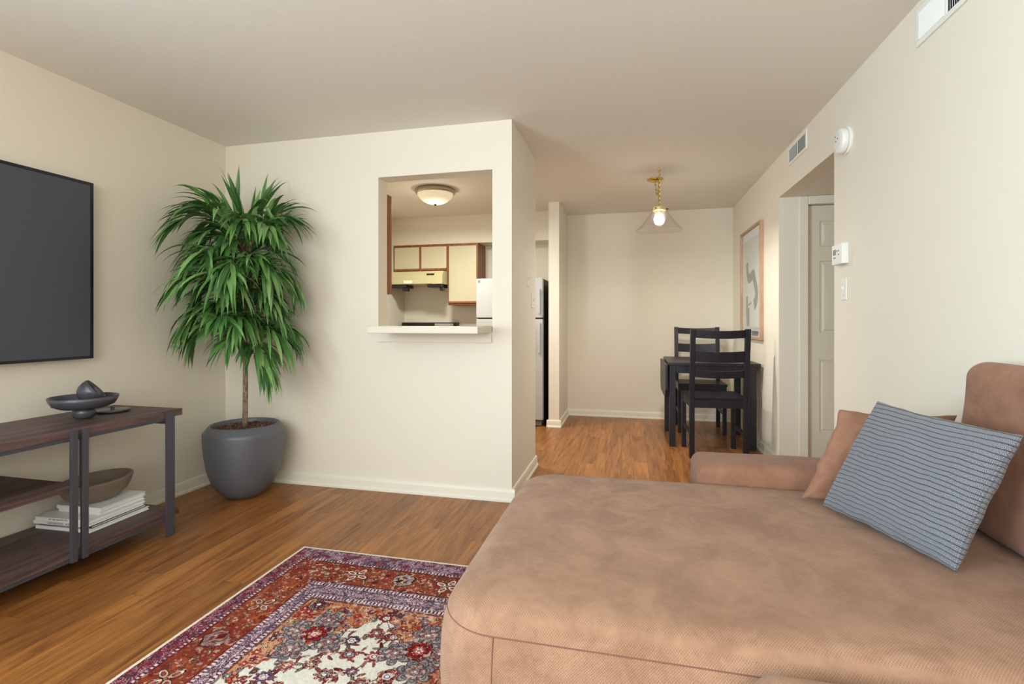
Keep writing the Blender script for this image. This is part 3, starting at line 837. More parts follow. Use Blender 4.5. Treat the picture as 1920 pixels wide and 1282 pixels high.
def spray(path, nl, L=.30, droop=1.0, fan=0.9, wid=.0145, start=.15, upb=.0, tipn=5, cp=None):
    nl = int(nl * 2.2); L *= .95; wid *= 1.0; droop *= 1.25
    if path: path = [(464 + (a - 458) * (.66 if a < 458 else .74), b + 4, c) for a, b, c in path]
    """path: list of (px, py, dd) along the twig"""
    P = [PW_(*q) for q in path] if path else cp
    cp = catmull([tuple(q) for q in P], 6); cp = [Vector(q) for q in cp]
    cp = [Vector((max(q.x, XL + .05), min(q.y, YK - .04), q.z)) for q in cp]
    tube(stem_bm, cp, [.0055 - .004 * i / (len(cp) - 1) for i in range(len(cp))], 6)
    m = len(cp) - 1
    for k in range(nl):
        s = start + (1 - start) * (k + .5) / nl
        i = min(m - 1, int(s * m)); f = s * m - i
        p = cp[i].lerp(cp[i + 1], f); d = (cp[i + 1] - cp[i]).normalized()
        side = d.cross(Vector((0, 0, 1)))
        if side.length < .1: side = RV.copy()
        side.normalize()
        ang = (1 if k % 2 else -1) * fan * RL.uniform(.55, 1.15) * (1.15 - .6 * s)
        dv = Matrix.Rotation(ang, 3, 'Z') @ d
        dv = (dv + Vector((0, 0, upb + RL.uniform(-.25, .3))) + FV * RL.uniform(-.25, .1)).normalized()
        leaf(p, dv, L * RL.uniform(.8, 1.15), wid * RL.uniform(.8, 1.15), droop * RL.uniform(.75, 1.3), RL.uniform(-.5, .5))
    for k in range(tipn):
        dv = (cp[-1] - cp[-3]).normalized() + Vector((RL.uniform(-.5, .5), RL.uniform(-.5, .2), RL.uniform(-.3, .3) + upb))
        leaf(cp[-1], dv, L * RL.uniform(.85, 1.15), wid, droop * RL.uniform(.7, 1.2), RL.uniform(-.5, .5))
T = 458
# crown top
spray([(T, 470, 0), (452, 420, -.02), (440, 392, -.05)], 5, .27, .35, .5, upb=.8, tipn=3)
spray([(T, 470, 0), (470, 420, 0), (490, 392, .02)], 7, .28, .75, .7, upb=.35, tipn=4)
spray([(T, 480, 0), (430, 415, -.05), (395, 388, -.10), (365, 392, -.14)], 12, .27, .95, .8, upb=.15)
spray([(T, 480, 0), (425, 430, -.12), (385, 410, -.2), (350, 420, -.25)], 13, .29, 1.15, .8)
spray([(T, 480, 0), (490, 425, .02), (520, 398, .04), (545, 400, .05)], 12, .27, 1.05, .8, upb=.2)
spray([(T, 490, 0), (495, 440, -.1), (525, 425, -.15), (548, 430, -.2)], 12, .27, 1.2, .8)
spray([(T, 480, 0), (450, 430, -.18), (435, 408, -.28)], 9, .30, 1.3, 1.1)
spray([(T, 490, 0), (420, 450, -.02), (380, 440, -.05), (350, 455, -.08)], 13, .28, 1.2, .9)
spray([(T, 490, 0), (480, 440, .1), (500, 420, .14)], 8, .26, 1.0, .9, upb=.2)
# middle tier
spray([(T, 540, 0), (425, 490, -.12), (395, 485, -.2), (368, 500, -.24)], 13, .28, 1.4, .9)
spray([(T, 530, 0), (430, 480, -.25), (425, 478, -.33)], 9, .32, 1.35, 1.2, wid=.0145)
spray([(T, 530, 0), (478, 490, -.22), (490, 500, -.34)], 9, .31, 1.35, 1.1, wid=.0145)
spray([(T, 540, 0), (500, 495, -.12), (530, 490, -.18), (548, 505, -.2)], 13, .28, 1.5, .9)
spray([(T, 550, 0), (490, 500, .02), (535, 500, .05), (562, 520, .05)], 11, .25, 1.6, .8)
spray([(T, 550, 0), (410, 520, -.1), (375, 535, -.15), (362, 550, -.15)], 11, .26, 1.6, .8)
spray([(T, 570, 0), (470, 520, -.3), (482, 518, -.36)], 10, .33, 1.2, 1.3, wid=.015, tipn=5)
spray([(T, 560, 0), (440, 520, -.28), (405, 520, -.34)], 10, .31, 1.3, 1.0, wid=.015)
# lower tier
spray([(T, 620, 0), (420, 580, -.15), (385, 575, -.2), (362, 590, -.22)], 11, .27, 1.7, .9)
spray([(T, 640, 0), (400, 610, -.1), (365, 600, -.14), (352, 610, -.14)], 7, .27, 1.7, .8)
spray([(T, 630, 0), (440, 595, -.25), (470, 590, -.34)], 9, .28, 1.2, 1.2, wid=.0145)
spray([(T, 620, 0), (485, 585, -.2), (500, 590, -.3)], 9, .28, 1.5, 1.0, wid=.014)
spray([(T, 630, 0), (500, 590, -.05), (535, 575, -.1), (555, 590, -.1)], 10, .25, 1.7, .8)
spray([(T, 650, 0), (495, 640, -.12), (520, 640, -.18), (535, 655, -.2)], 8, .26, 1.5, .8)
spray([(T, 650, 0), (510, 620, .02), (545, 610, .05), (565, 620, .05)], 6, .22, 1.8, .7)
spray([(T, 640, 0), (520, 612, -.1), (560, 622, -.12)], 6, .29, 1.4, .8)
spray([(T, 655, 0), (500, 650, -.15), (538, 668, -.2)], 5, .27, 1.3, .7)
spray([(T, 655, 0), (490, 660, -.05), (515, 678, -.1)], 4, .26, 1.2, .7)
spray([(T, 610, 0), (430, 590, .1), (410, 600, .12)], 7, .26, 1.5, .9)
spray([(T, 560, 0), (480, 530, .14), (500, 540, .15)], 8, .27, 1.5, .9)
spray([(T, 520, 0), (430, 500, .12), (410, 510, .14)], 8, .27, 1.5, .9)
for k in range(30):
    py = 418 + k * 8.3; a = k * 2.399 + .4
    p0 = PW_(458, py, 0); ln = RL.uniform(.13, .24) * (1 if 440 < py < 620 else .8)
    dv = RV * math.cos(a) + FV * (math.sin(a) * .8 - .25)
    spray_w([p0, p0 + dv * ln * .55 + Vector((0, 0, .07)), p0 + dv * ln + Vector((0, 0, .06))], 6, .27, 1.25, .9, .0150, .1, 5)
obj('stem', stem_bm, mat_bark, t, smooth=True)
fo = obj('foliage', leaf_bm, mat_leaf, t, smooth=True)

# ------------------------------------------------------------------ kitchen seen through the opening
def cabinet(label, x0, x1, y0, y1, z0, z1, doors, group=None):
    """wall cabinet whose doors face the camera"""
    t = thing('wall_cabinet', label, 'cabinet', ((x0 + x1) / 2, (y0 + y1) / 2, z0))
    if group: t['group'] = group
    obj('body', B((x0, x1, y0 + .02, y1, z0, z1)), mat_cabinet_wood, t, bevel=.001)
    n = doors; wd = (x1 - x0) / n
    bm = bmesh.new(); fwd = .022
    for i in range(n + 1):
        xc = x0 + i * wd; a = max(x0, xc - fwd); b = min(x1, xc + fwd)
        box(bm, a, b, y0, y0 + .02, z0 + .035, z1 - .025)
    box(bm, x0, x1, y0, y0 + .02, z0, z0 + .035); box(bm, x0, x1, y0, y0 + .02, z1 - .025, z1)
    obj('face_frame', bm, mat_cabinet_wood, t, bevel=.001)
    for i in range(n):
        a = x0 + i * wd + fwd - .006; b = x0 + (i + 1) * wd - fwd + .006
        dr = obj('door', B((a, b, y0 - .016, y0 + .001, z0 + .045, z1 - .03)), mat_laminate, t, bevel=.002)
        obj('edge_pull', B((a, b, y0 - .019, y0 + .0005, z0 + .022, z0 + .044)), mat_cabinet_wood, dr, bevel=.002)
    return t
cabinet('short two door cream and wood cabinet above the range hood', -2.908, -2.185, 5.80, YB, 1.755, 2.098, 2)
cabinet('tall single door cream and wood cabinet beside the refrigerator', -2.183, -1.80, 5.80, YB, 1.345, 2.098, 1)
# cabinet hung on the kitchen side of the pass-through wall
t = thing('wall_cabinet', 'brown wood cabinet end just inside the pass-through on its left', 'cabinet', (-2.1, 3.38, 1.355))
obj('body', B((-2.5, -1.775, YK + .126, 3.505, 1.355, 2.10)), mat_cabinet_wood, t, bevel=.002)
obj('door', B((-2.48, -2.15, 3.505, 3.522, 1.39, 2.07)), mat_laminate, t); obj('door', B((-2.12, -1.79, 3.505, 3.522, 1.39, 2.07)), mat_laminate, t)

# range hood
hx0, hx1 = -2.905, -2.19
t = thing('range_hood', 'cream metal range hood under the short kitchen cabinet', 'range hood', ((hx0 + hx1) / 2, 5.87, 1.60))
bm = bmesh.new()
sec = [(YB - .001, 1.754), (5.66, 1.754), (5.62, 1.70), (5.62, 1.595), (YB - .001, 1.595)]
L_ = [bm.verts.new((hx0, y, z)) for y, z in sec]; R_s = [bm.verts.new((hx1, y, z)) for y, z in sec]
for i in range(5): bm.faces.new((L_[i], L_[(i + 1) % 5], R_s[(i + 1) % 5], R_s[i]))
bm.faces.new(L_); bm.faces.new(R_s[::-1])
obj('shell', bm, mat_hood, t, bevel=.003)
obj('front_panel', B((hx0 + .01, hx1 - .13, 5.612, 5.621, 1.60, 1.655)), mat_hood, t, bevel=.002)
obj('label_plate', B((hx0 + .22, hx0 + .33, 5.6105, 5.613, 1.606, 1.640)), mat_white, t)
for k in range(2): obj('rocker_switch', B((hx1 - .20 + .05 * k, hx1 - .155 + .05 * k, 5.618, 5.6405, 1.700, 1.722)), mat_black, t)
obj('lamp_housing', B((hx0 + .03, hx0 + .24, 5.64, 5.85, 1.555, 1.594), (hx0 + .18, hx0 + .25, 5.66, 5.72, 1.515, 1.556)), mat_black, t, bevel=.004)
obj('lamp_housing', B((hx1 - .20, hx1 - .02, 5.64, 5.85, 1.555, 1.594), (hx1 - .05, hx1 - .005, 5.66, 5.72, 1.515, 1.556)), mat_black, t, bevel=.004)

# stove
sx0, sx1 = -2.908, -2.15
t = thing('stove', 'kitchen stove with a black control backguard against the far kitchen wall', 'stove', ((sx0 + sx1) / 2, 5.78, 0))
obj('body', B((sx0, sx1, 5.47, YB - .005, 0.02, .91)), mat_fridge, t, bevel=.004)
obj('cooktop', B((sx0, sx1, 5.46, 6.02, .91, .925)), mat_black, t, bevel=.003)
bg = obj('backguard', B((sx0, sx1, 6.03, YB - .005, .91, 1.132)), mat_black, t, bevel=.004)
obj('control_panel', B((sx1 - .30, sx1 - .05, 6.024, 6.031, 1.02, 1.118)), mat_chrome, bg)
for xk in (sx0 + .08, sx0 + .18, sx1 - .21, sx1 - .11):
    bm = bmesh.new(); lathe(bm, [(0, 0), (.024, 0), (.022, .022), (0, .024)], 0, 0, 0, 20, Matrix.Rotation(PI / 2, 4, 'X')); bmesh.ops.translate(bm, verts=bm.verts, vec=(xk, 6.023, 1.062)); obj('knob', bm, mat_black, bg)
for (bx_, by_, br_) in ((-2.72, 5.62, .09), (-2.34, 5.62, .075), (-2.72, 5.88, .075), (-2.34, 5.88, .09)):
    bm = bmesh.new()
    for rr in (br_, br_ * .7, br_ * .4): torus_link(bm, (bx_, by_, .931), rr, .004, 1, 0, 28, 6, Matrix.Rotation(PI / 2, 3, 'X'))
    obj('burner', bm, mat_black, t)
obj('oven_door', B((sx0 + .02, sx1 - .02, 5.445, 5.47, .20, .80)), mat_black, t, bevel=.004)

# refrigerator
fx0, fx1, fy = -1.69, -.932, 5.372
t = thing('refrigerator', 'white top-freezer refrigerator standing beyond the kitchen opening', 'refrigerator', ((fx0 + fx1) / 2, 5.74, 0))
obj('body', B((fx0 + .003, fx1 - .001, fy + .066, 6.08, .02, 1.615)), mat_fridge_side, t, bevel=.004)
obj('freezer_door', B((fx0, fx1, fy, fy + .06, 1.186, 1.625)), mat_fridge, t, bevel=.010)
obj('main_door', B((fx0, fx1, fy, fy + .06, .07, 1.172)), mat_fridge, t, bevel=.010)
obj('gasket', B((fx0 + .02, fx1 - .02, fy + .02, fy + .067, .06, 1.61)), mat_gap, t)
obj('kick_grille', B((fx0 + .02, fx1 - .02, fy + .02, fy + .06, .01, .058)), mat_grey_plastic, t)
bm = bmesh.new(); lathe(bm, [(0, 0), (.014, 0), (.014, .003), (0, .003)], 0, 0, 0, 24, Matrix.Rotation(PI / 2, 4, 'X')); bmesh.ops.translate(bm, verts=bm.verts, vec=(fx0 + .035, fy - .0005, 1.595)); obj('badge', bm, mat_chrome, t)
obj('door_handle', B((fx1 - .05, fx1 - .025, fy - .03, fy, .80, 1.13)), mat_fridge, t, bevel=.004)
obj('door_handle', B((fx1 - .05, fx1 - .025, fy - .03, fy, 1.23, 1.50)), mat_fridge, t, bevel=.004)

# dome ceiling light in the kitchen
LX, LY = -1.865, 4.60
t = thing('ceiling_light', 'round frosted dome ceiling light in the kitchen', 'ceiling light', (LX, LY, 2.29))
bm = bmesh.new(); lathe(bm, [(0, 2.4395), (.175, 2.4395), (.192, 2.432), (.196, 2.415), (.190, 2.398), (.178, 2.392), (.172, 2.396), (.170, 2.42), (0, 2.42)], LX, LY, 0, 56); obj('rim', bm, mat_nickel, t, smooth=True)
bm = bmesh.new(); lathe(bm, [(.176, 2.405), (.172, 2.385), (.155, 2.355), (.125, 2.327), (.085, 2.307), (.04, 2.298), (.008, 2.296)], LX, LY, 0, 56); obj('glass_dome', bm, mat_dome, t, smooth=True)
bm = bmesh.new(); lathe(bm, [(0, 2.299), (.012, 2.297), (.013, 2.290), (.007, 2.285), (.006, 2.279), (0, 2.276)], LX, LY, 0, 20); obj('finial', bm, mat_black, t, smooth=True)
kl = area('kitchen_lamp', (LX, LY, 2.272), (0, 0, 0), .3, .3, 38, (1.0, 0.97, 0.86)); kl.data.shape = 'DISK'
lamp('kitchen_lamp_glow', (LX, LY, 2.20), 1.8, (1.0, 0.93, 0.78), .02)

# ------------------------------------------------------------------ pendant lamp
PX, PY = .235, 4.445
t = thing('pendant_lamp', 'brass pendant lamp with a flared ribbed glass shade hanging from a swagged chain', 'pendant lamp', (PX, PY, 1.92))
bm = bmesh.new(); lathe(bm, [(0, 2.4395), (.072, 2.4395), (.070, 2.432), (.045, 2.420), (.012, 2.412), (0, 2.411)], .215, 4.73, 0, 36); obj('canopy', bm, mat_brass, t, smooth=True)
bm = bmesh.new()
lathe(bm, [(0, 2.4395), (.016, 2.4395), (.013, 2.432), (0, 2.430)], PX, PY, 0, 16)
tube(bm, [(PX, PY, 2.432), (PX, PY, 2.41), (PX + .008, PY, 2.402), (PX + .010, PY, 2.392), (PX, PY, 2.385), (PX - .009, PY, 2.392)], .0025, 6)
obj('hook', bm, mat_brass, t)
bm = bmesh.new(); cord = []
ca, cb = Vector((.215, 4.73, 2.412)), Vector((PX, PY, 2.388))
for i in range(15):
    s = i / 14; p = ca.lerp(cb, s); p.z -= .17 * 4 * s * (1 - s) * (.6 + .4 * s); cord.append(p)
for i, p in enumerate(cord):
    q = cord[min(i + 1, 14)] - cord[max(i - 1, 0)]
    rotm = q.normalized().to_track_quat('Z', 'X').to_matrix()
    torus_link(bm, p, .0085, .0022, 1.6, (PI / 2) * (i % 2), 12, 5, rotm)
for i in range(13):
    torus_link(bm, (PX, PY, 2.375 - i * .0185), .0085, .0022, 1.5, (PI / 2) * (i % 2), 12, 5)
obj('chain', bm, mat_brass, t)
bm = bmesh.new(); tube(bm, cord + [Vector((PX, PY, 2.388 - i * .03)) for i in range(1, 10)], .002, 5); obj('cord', bm, mat_nickel, t)
bm = bmesh.new(); lathe(bm, [(0, 2.135), (.02, 2.135), (.052, 2.125), (.056, 2.115), (.056, 2.092), (.050, 2.090), (.028, 2.088), (.022, 2.06), (0, 2.06)], PX, PY, 0, 32)
fit = obj('fitter', bm, plain('cream_brass', (222, 206, 150), .35, .5), t, smooth=False)
for a in (0, 2.09, 4.19):
    bm = bmesh.new(); tube(bm, [(PX + .054 * math.cos(a), PY + .054 * math.sin(a), 2.104), (PX + .072 * math.cos(a), PY + .072 * math.sin(a), 2.104)], .004, 8); obj('thumb_screw', bm, mat_black, fit)
bm = bmesh.new()
lathe(bm, [(.052, 2.108), (.058, 2.098), (.075, 2.065), (.110, 2.015), (.150, 1.965), (.190, 1.925), (.192, 1.922), (.186, 1.926), (.146, 1.968), (.106, 2.018), (.071, 2.068), (.054, 2.100)], PX, PY, 0, 144, None, .012, 36)
obj('glass_shade', bm, mat_shade_glass, t, smooth=True)
bm = bmesh.new(); lathe(bm, [(0, 2.075), (.020, 2.070), (.034, 2.05), (.043, 2.02), (.042, 1.998), (.030, 1.978), (0, 1.968)], PX, PY, 0, 28); obj('bulb', bm, mat_bulb, t, smooth=True)
pl = area('pendant_light', (PX, PY, 1.962), (0, 0, 0), .09, .09, 17, (1.0, 0.95, 0.87)); pl.data.shape = 'DISK'
lamp('pendant_glow', (PX, PY, 1.95), 2.2, (1.0, 0.92, 0.78), .04)

# ------------------------------------------------------------------ dining table with drop leaf
TX0, TX1, TY0, TY1, TZ = .335, 1.108, 4.765, 5.56, .775
t = thing('dining_table', 'black stained drop-leaf dining table against the right wall', 'dining table', ((TX0 + TX1) / 2, (TY0 + TY1) / 2, 0))
obj('tabletop', B((TX0, TX1, TY0, TY1, TZ - .026, TZ)), mat_black_wood, t, bevel=.002)
for lx in (TX0 + .008, TX1 - .098 if False else TX1 - .082):
    for ly in (TY0 + .04, TY1 - .10):
        obj('leg', B((lx, lx + .055, ly, ly + .055, 0, TZ - .026)), mat_black_wood, t, bevel=.002)
obj('apron', B((TX0 + .063, TX1 - .082, TY0 + .052, TY0 + .072, TZ - .10, TZ - .026)), mat_black_wood, t)
obj('apron', B((TX0 + .063, TX1 - .082, TY1 - .082, TY1 - .062, TZ - .10, TZ - .026)), mat_black_wood, t)
obj('apron', B((TX0 + .02, TX0 + .04, TY0 + .095, TY1 - .10, TZ - .10, TZ - .026)), mat_black_wood, t)
obj('apron', B((TX1 - .05, TX1 - .03, TY0 + .095, TY1 - .10, TZ - .10, TZ - .026)), mat_black_wood, t)
bm = bmesh.new()
outl = [(TY0, TZ - .022), (TY0, TZ - .25), (TY0 + .05, TZ - .315), (TY0 + .12, TZ - .335), (TY1 - .12, TZ - .335), (TY1 - .05, TZ - .315), (TY1, TZ - .25), (TY1, TZ - .022)]
A = [bm.verts.new((TX0 - .030, y, z)) for y, z in outl]; D = [bm.verts.new((TX0 - .008, y, z)) for y, z in outl]
bm.faces.new(A); bm.faces.new(D[::-1])
for i in range(8): bm.faces.new((A[i], A[(i + 1) % 8], D[(i + 1) % 8], D[i]))
lf = obj('drop_leaf', bm, mat_black_wood, t, bevel=.002)
for yh in (TY0 + .15, TY1 - .15): obj('hinge', B((TX0 - .02, TX0 + .02, yh - .02, yh + .02, TZ - .030, TZ - .026)), mat_steel, lf)

# ------------------------------------------------------------------ dining chairs
def chair_proto(label):
    t = thing('dining_chair', label, 'chair', (0, 0, 0), 0)
    w_, zt = .215, 1.085
    yb_, yf = -.19, .195
    for s in (-1, 1):
        # rear post: leg and back upright in one, raked above the seat
        bm = bmesh.new(); secs = [(0, yb_), (.50, yb_), (.75, yb_ - .018), (zt, yb_ - .055)]
        rings = [[bm.verts.new((s * w_ + dx, y + dy, z)) for dx, dy in ((-.02, -.02), (.02, -.02), (.02, .02), (-.02, .02))] for z, y in secs]
        for a, b in zip(rings, rings[1:]):
            for k in range(4): bm.faces.new((a[k], a[(k + 1) % 4], b[(k + 1) % 4], b[k]))
        bm.faces.new(rings[0][::-1]); bm.faces.new(rings[-1])
        obj('rear_leg', bm, mat_black_wood, t, local=True, bevel=.002)
        obj('front_leg', B((s * w_ - .019, s * w_ + .019, yf - .019, yf + .019, 0, .490)), mat_black_wood, t, local=True, bevel=.002)
        obj('stretcher', B((s * w_ - .009, s * w_ + .009, yb_ + .02, yf - .019, .19, .222)), mat_black_wood, t, local=True)
        obj('side_rail', B((s * w_ - .012, s * w_ + .012, yb_ + .02, yf - .019, .425, .490)), mat_black_wood, t, local=True)
    obj('seat_rail', B((-w_ + .019, w_ - .019, yf - .012, yf + .012, .425, .490)), mat_black_wood, t, local=True)
    obj('seat_rail', B((-w_ + .020, w_ - .020, yb_ - .012, yb_ + .012, .425, .490)), mat_black_wood, t, local=True)
    obj('seat', B((-w_ - .022, w_ + .022, yb_ + .022, yf + .045, .490, .512)), mat_black_wood, t, local=True, bevel=.003)
    def slat(z0, z1):
        bm = bmesh.new(); n = 10; rows = []
        for i in range(n + 1):
            x = -w_ + .02 + (2 * w_ - .04) * i / n; c_ = (1 - (x / w_) ** 2)
            ring = []
            for z, in ((z0,), (z1,)):
                yy_ = yb_ - .018 - (z - .75) / (zt - .75) * .037
                ring += [(x, yy_ - c_ * .022 - .008, z - (.010 * c_)), (x, yy_ - c_ * .022 + .008, z - (.010 * c_))]
            a, b, c2, d = ring
            rows.append([bm.verts.new(a), bm.verts.new(b), bm.verts.new(d), bm.verts.new(c2)])
        for a, b in zip(rows, rows[1:]):
            for k in range(4): bm.faces.new((a[k], a[(k + 1) % 4], b[(k + 1) % 4], b[k]))
        bm.faces.new(rows[0][::-1]); bm.faces.new(rows[-1])
        obj('back_slat', bm, mat_black_wood, t, local=True)
    slat(1.015, 1.080); slat(.815, .905); slat(.685, .745)
    return t
ch = chair_proto('black slatted dining chair nearest the camera, seen from behind')
ch.location = (.700, 4.66, 0); ch.rotation_euler = (0, 0, math.radians(4))
ch['group'] = 'black chairs at the dining table'
c2_ = copy_tree(ch)
c2_.location = (.707, 5.63, 0); c2_.rotation_euler = (0, 0, math.radians(180))
c2_['label'] = 'black slatted dining chair on the far side of the table, facing the camera'

# ------------------------------------------------------------------ sofa (chaise section, armrest, neighbouring seat)
ZS = .53
t = thing('sectional_sofa', 'large brown fabric sectional sofa with a deep chaise seat along the right wall', 'sofa', (.4, 1.3, 0))
def plan(inset, x0=-.445, x1=1.095, y0=1.012, y1=2.085, R=.15, nc=12, ns=40):
    """closed rounded-rectangle outline, moved inwards by inset"""
    x0 += inset; x1 -= inset; y0 += inset; y1 -= inset
    hw = min(x1 - x0, y1 - y0) / 2
    r_ = min(max(R - inset * .8, .012), hw * .98); rr = min(max(.05 - inset, .01), hw * .98)
    out = []
    for (cx_, cy_, r, a0) in ((x1 - rr, y0 + rr, rr, -PI / 2), (x1 - rr, y1 - rr, rr, 0), (x0 + r_, y1 - r_, r_, PI / 2), (x0 + r_, y0 + r_, r_, PI)):
        arc = [(cx_ + r * math.cos(a0 + PI / 2 * i / nc), cy_ + r * math.sin(a0 + PI / 2 * i / nc)) for i in range(nc + 1)]
        if out:
            a_, b_ = Vector(out[-1]), Vector(arc[0]); out += [tuple(a_.lerp(b_, i / ns)) for i in range(1, ns)]
        out += arc
    a_, b_ = Vector(out[-1]), Vector(out[0]); out += [tuple(a_.lerp(b_, i / ns)) for i in range(1, ns)]
    return out
prof = [(.060, .165), (.035, .170), (.018, .190), (.006, .23), (.000, .29), (-.002, .35), (.000, .41), (.006, .455), (.015, .485), (.024, .502), (.036, .517), (.052, .528), (.072, .5345), (.10, .538), (.14, .540), (.19, .5415), (.25, .543), (.32, .544), (.40, .545), (.47, .5455), (.53, .5455)]
ch_bm = bmesh.new(); rings = []
for ins, z_ in prof:
    ring = []
    for (x_, y_) in plan(ins):
        nn = mnoise.noise(Vector((x_ * 2.4, y_ * 2.4, z_ * 2.4 + 3.1))) * .004 * max(0.0, 1 - ins / .45)
        ring.append(ch_bm.verts.new((x_, y_, z_ + (nn if ins > .05 else nn * .3))))
    rings.append(ring)
for a_, b_ in zip(rings, rings[1:]):
    n_ = len(a_)
    for k in range(n_): ch_bm.faces.new((a_[k], a_[(k + 1) % n_], b_[(k + 1) % n_], b_[k]))
ch_bm.faces.new(rings[-1]); ch_bm.faces.new(rings[0][::-1])
obj('chaise_seat', ch_bm, mat_sofa, t, smooth=True)
pl_ = plan(.0142); i0 = min(range(len(pl_)), key=lambda q: abs(pl_[q][0] - 1.04) + abs(pl_[q][1] - 1.026)); i1 = min(range(len(pl_)), key=lambda q: abs(pl_[q][0] + .43) + abs(pl_[q][1] - 1.93))
seam_top = [(x_, y_, .483) for x_, y_ in (pl_[i1:] + pl_[:i0 + 1])]
seam_side = [(-.285, 1.012 + q, z_) for q, z_ in ((.0135, .482), (.0058, .455), (.0002, .41), (-.0015, .35), (.0005, .29), (.0062, .23))]
obj('chaise_base', soft_box(-.34, 1.075, 1.06, 2.01, .055, .215, .03, (0, 0, 0, 0), 10), mat_sofa, t, smooth=True)
obj('armrest', soft_box(.250, 1.08, 2.055, 2.295, .10, .596, .040, (.008, .010, .008, 0), 24, .004, 4, 9.0), mat_sofa_plain, t, smooth=True)
obj('back_cushion', None or (lambda: (lambda bm: (bmesh.ops.rotate(bm, verts=bm.verts, cent=(.95, 1.4, .53), matrix=Matrix.Rotation(math.radians(4), 3, 'Y')), bm)[1])(
    soft_box(.955, 1.055, 1.06, 1.822, .543, 1.035, .050, (.016, .020, .006, 0), 30, .007, 6, 5.0)))(), mat_sofa_plain, t, smooth=True)
obj('seat_cushion', soft_box(.205, 1.08, .34, 1.003, .235, ZS - .004, .050, (.01, .004, .008, 0), 26, .004, 3, 1.0), mat_sofa, t, smooth=True)
obj('seat_base', soft_box(.22, 1.08, .34, .995, .055, .24, .03, (0, 0, 0, 0), 8), mat_sofa, t, smooth=True)
for lx, ly in ((-.17, 1.14), (-.17, 1.92), (1.0, 1.14), (1.0, 1.92), (.32, .42), (1.0, .42), (.32, 2.2)):
    bm = bmesh.new(); lathe(bm, [(0, 0), (.018, 0), (.024, .07 if ly < 2.1 else .115), (0, .07 if ly < 2.1 else .115)], lx, ly, 0, 16); obj('foot', bm, mat_black, t)
# stitched seams
bm = bmesh.new()
tube(bm, seam_top, .0014, 6)
tube(bm, seam_side, .0014, 6)
obj('seam', bm, mat_seam, t)

# cushions lying on the sofa
bm = pillow((.558, 1.872, .552), (.93, 1.872, .552), (1.062, 1.975, .838), (.712, 1.970, .842), .092, pinch=.045, wr=.013, seed=2.0)
tag(obj('cushion', bm, mat_sofa_plain, smooth=True), 'plain brown cushion leaning on the low armrest behind the grey one', 'cushion')
bm = pillow((.606, 1.815, .556), (.764, 1.424, .549), (.893, 1.416, .887), (.762, 1.815, .898), .120, pinch=.035, wr=.007, seed=6.0)
tag(obj('cushion', bm, mat_knit, smooth=True), 'grey ribbed knit cushion propped on the chaise against the back cushion', 'cushion')

# ------------------------------------------------------------------ patterned rug
RX0, RY1 = -1.615, 2.232
RWd, RLn = 1.39, 1.95
st = .0024
nu, nv = int(RWd / st), int(RLn / st)
U, V = np.meshgrid((np.arange(nu + 1)) * st, (np.arange(nv + 1)) * st, indexing='ij')
lin = lambda c: np.array(s2l(c))
img = np.zeros((nu + 1, nv + 1, 3))
def smoothn(scale, seed, shape=U):
    r = np.random.default_rng(seed)
    gx, gy = int(RWd / scale) + 4, int(RLn / scale) + 4
    g = r.random((gx, gy))
    x, y = U / scale, V / scale
    i, j = x.astype(int), y.astype(int); fx_, fy_ = x - i, y - j
    fx_ = fx_ * fx_ * (3 - 2 * fx_); fy_ = fy_ * fy_ * (3 - 2 * fy_)
    return (g[i, j] * (1 - fx_) * (1 - fy_) + g[i + 1, j] * fx_ * (1 - fy_) + g[i, j + 1] * (1 - fx_) * fy_ + g[i + 1, j + 1] * fx_ * fy_)
ue, ve = np.minimum(U, RWd - U), np.minimum(V, RLn - V)
tu = np.interp(ue, [0, .014, .085, .250, .325, 2], [0, 1, 2, 3, 4, 12])
tv = np.interp(ve, [0, .012, .118, .285, .405, 2], [0, 1, 2, 3, 4, 12])
T_ = np.minimum(tu, tv)
A_ = np.where(tu < tv, V, U)            # coordinate along the border
n1, n2, n3, n4 = smoothn(.05, 1), smoothn(.012, 2), smoothn(.006, 3), smoothn(.18, 4)
def pal(sel, cols, idx): 
    cols = np.array([lin(c) for c in cols]); img[sel] = cols[idx[sel] % len(cols)]
def blend(sel, c, a=1.0):
    img[sel] = img[sel] * (1 - a) + lin(c) * a
CREAM, RUST, ORNG, MAR, NAVY, LIL, GREY, INK, OLV, SALM = (216, 211, 199), (150, 62, 36), (190, 112, 66), (112, 26, 34), (50, 36, 56), (196, 178, 200), (142, 136, 140), (44, 20, 28), (128, 118, 78), (208, 140, 118)
# field and grounds
img[:] = lin(CREAM)
sel = (T_ >= 2) & (T_ < 3)
a = np.clip(n4 * 1.3 - .15, 0, 1)[..., None]
img[sel] = (lin((122, 48, 32)) * (1 - a) + lin((168, 90, 54)) * a)[sel]
f = 2.49 * (ue - .33) + 2.02 * (ve - .41) + .10 * np.sin(ue * 70) * np.cos(ve * 60) + .10 * (n1 - .5)
span = (T_ >= 4) & (f < 1)
a = np.clip(n4 + .2 * n1, 0, 1)[..., None]
img[span] = (lin((178, 106, 70)) * (1 - a) + lin((200, 146, 110)) * a)[span]
blend((T_ >= 4) & (np.abs(f - 1) < .018), INK, .85)
occ = np.zeros(U.shape, bool)
def stamp(cu, cv, r, fn):
    i0, i1 = max(0, int((cu - r) / st)), min(nu, int((cu + r) / st)) + 1
    j0, j1 = max(0, int((cv - r) / st)), min(nv, int((cv + r) / st)) + 1
    if i1 <= i0 or j1 <= j0: return
    x, y = U[i0:i1, j0:j1] - cu, V[i0:i1, j0:j1] - cv
    for mask, c in fn(x / r, y / r):
        sub = img[i0:i1, j0:j1]; sub[mask] = lin(c)
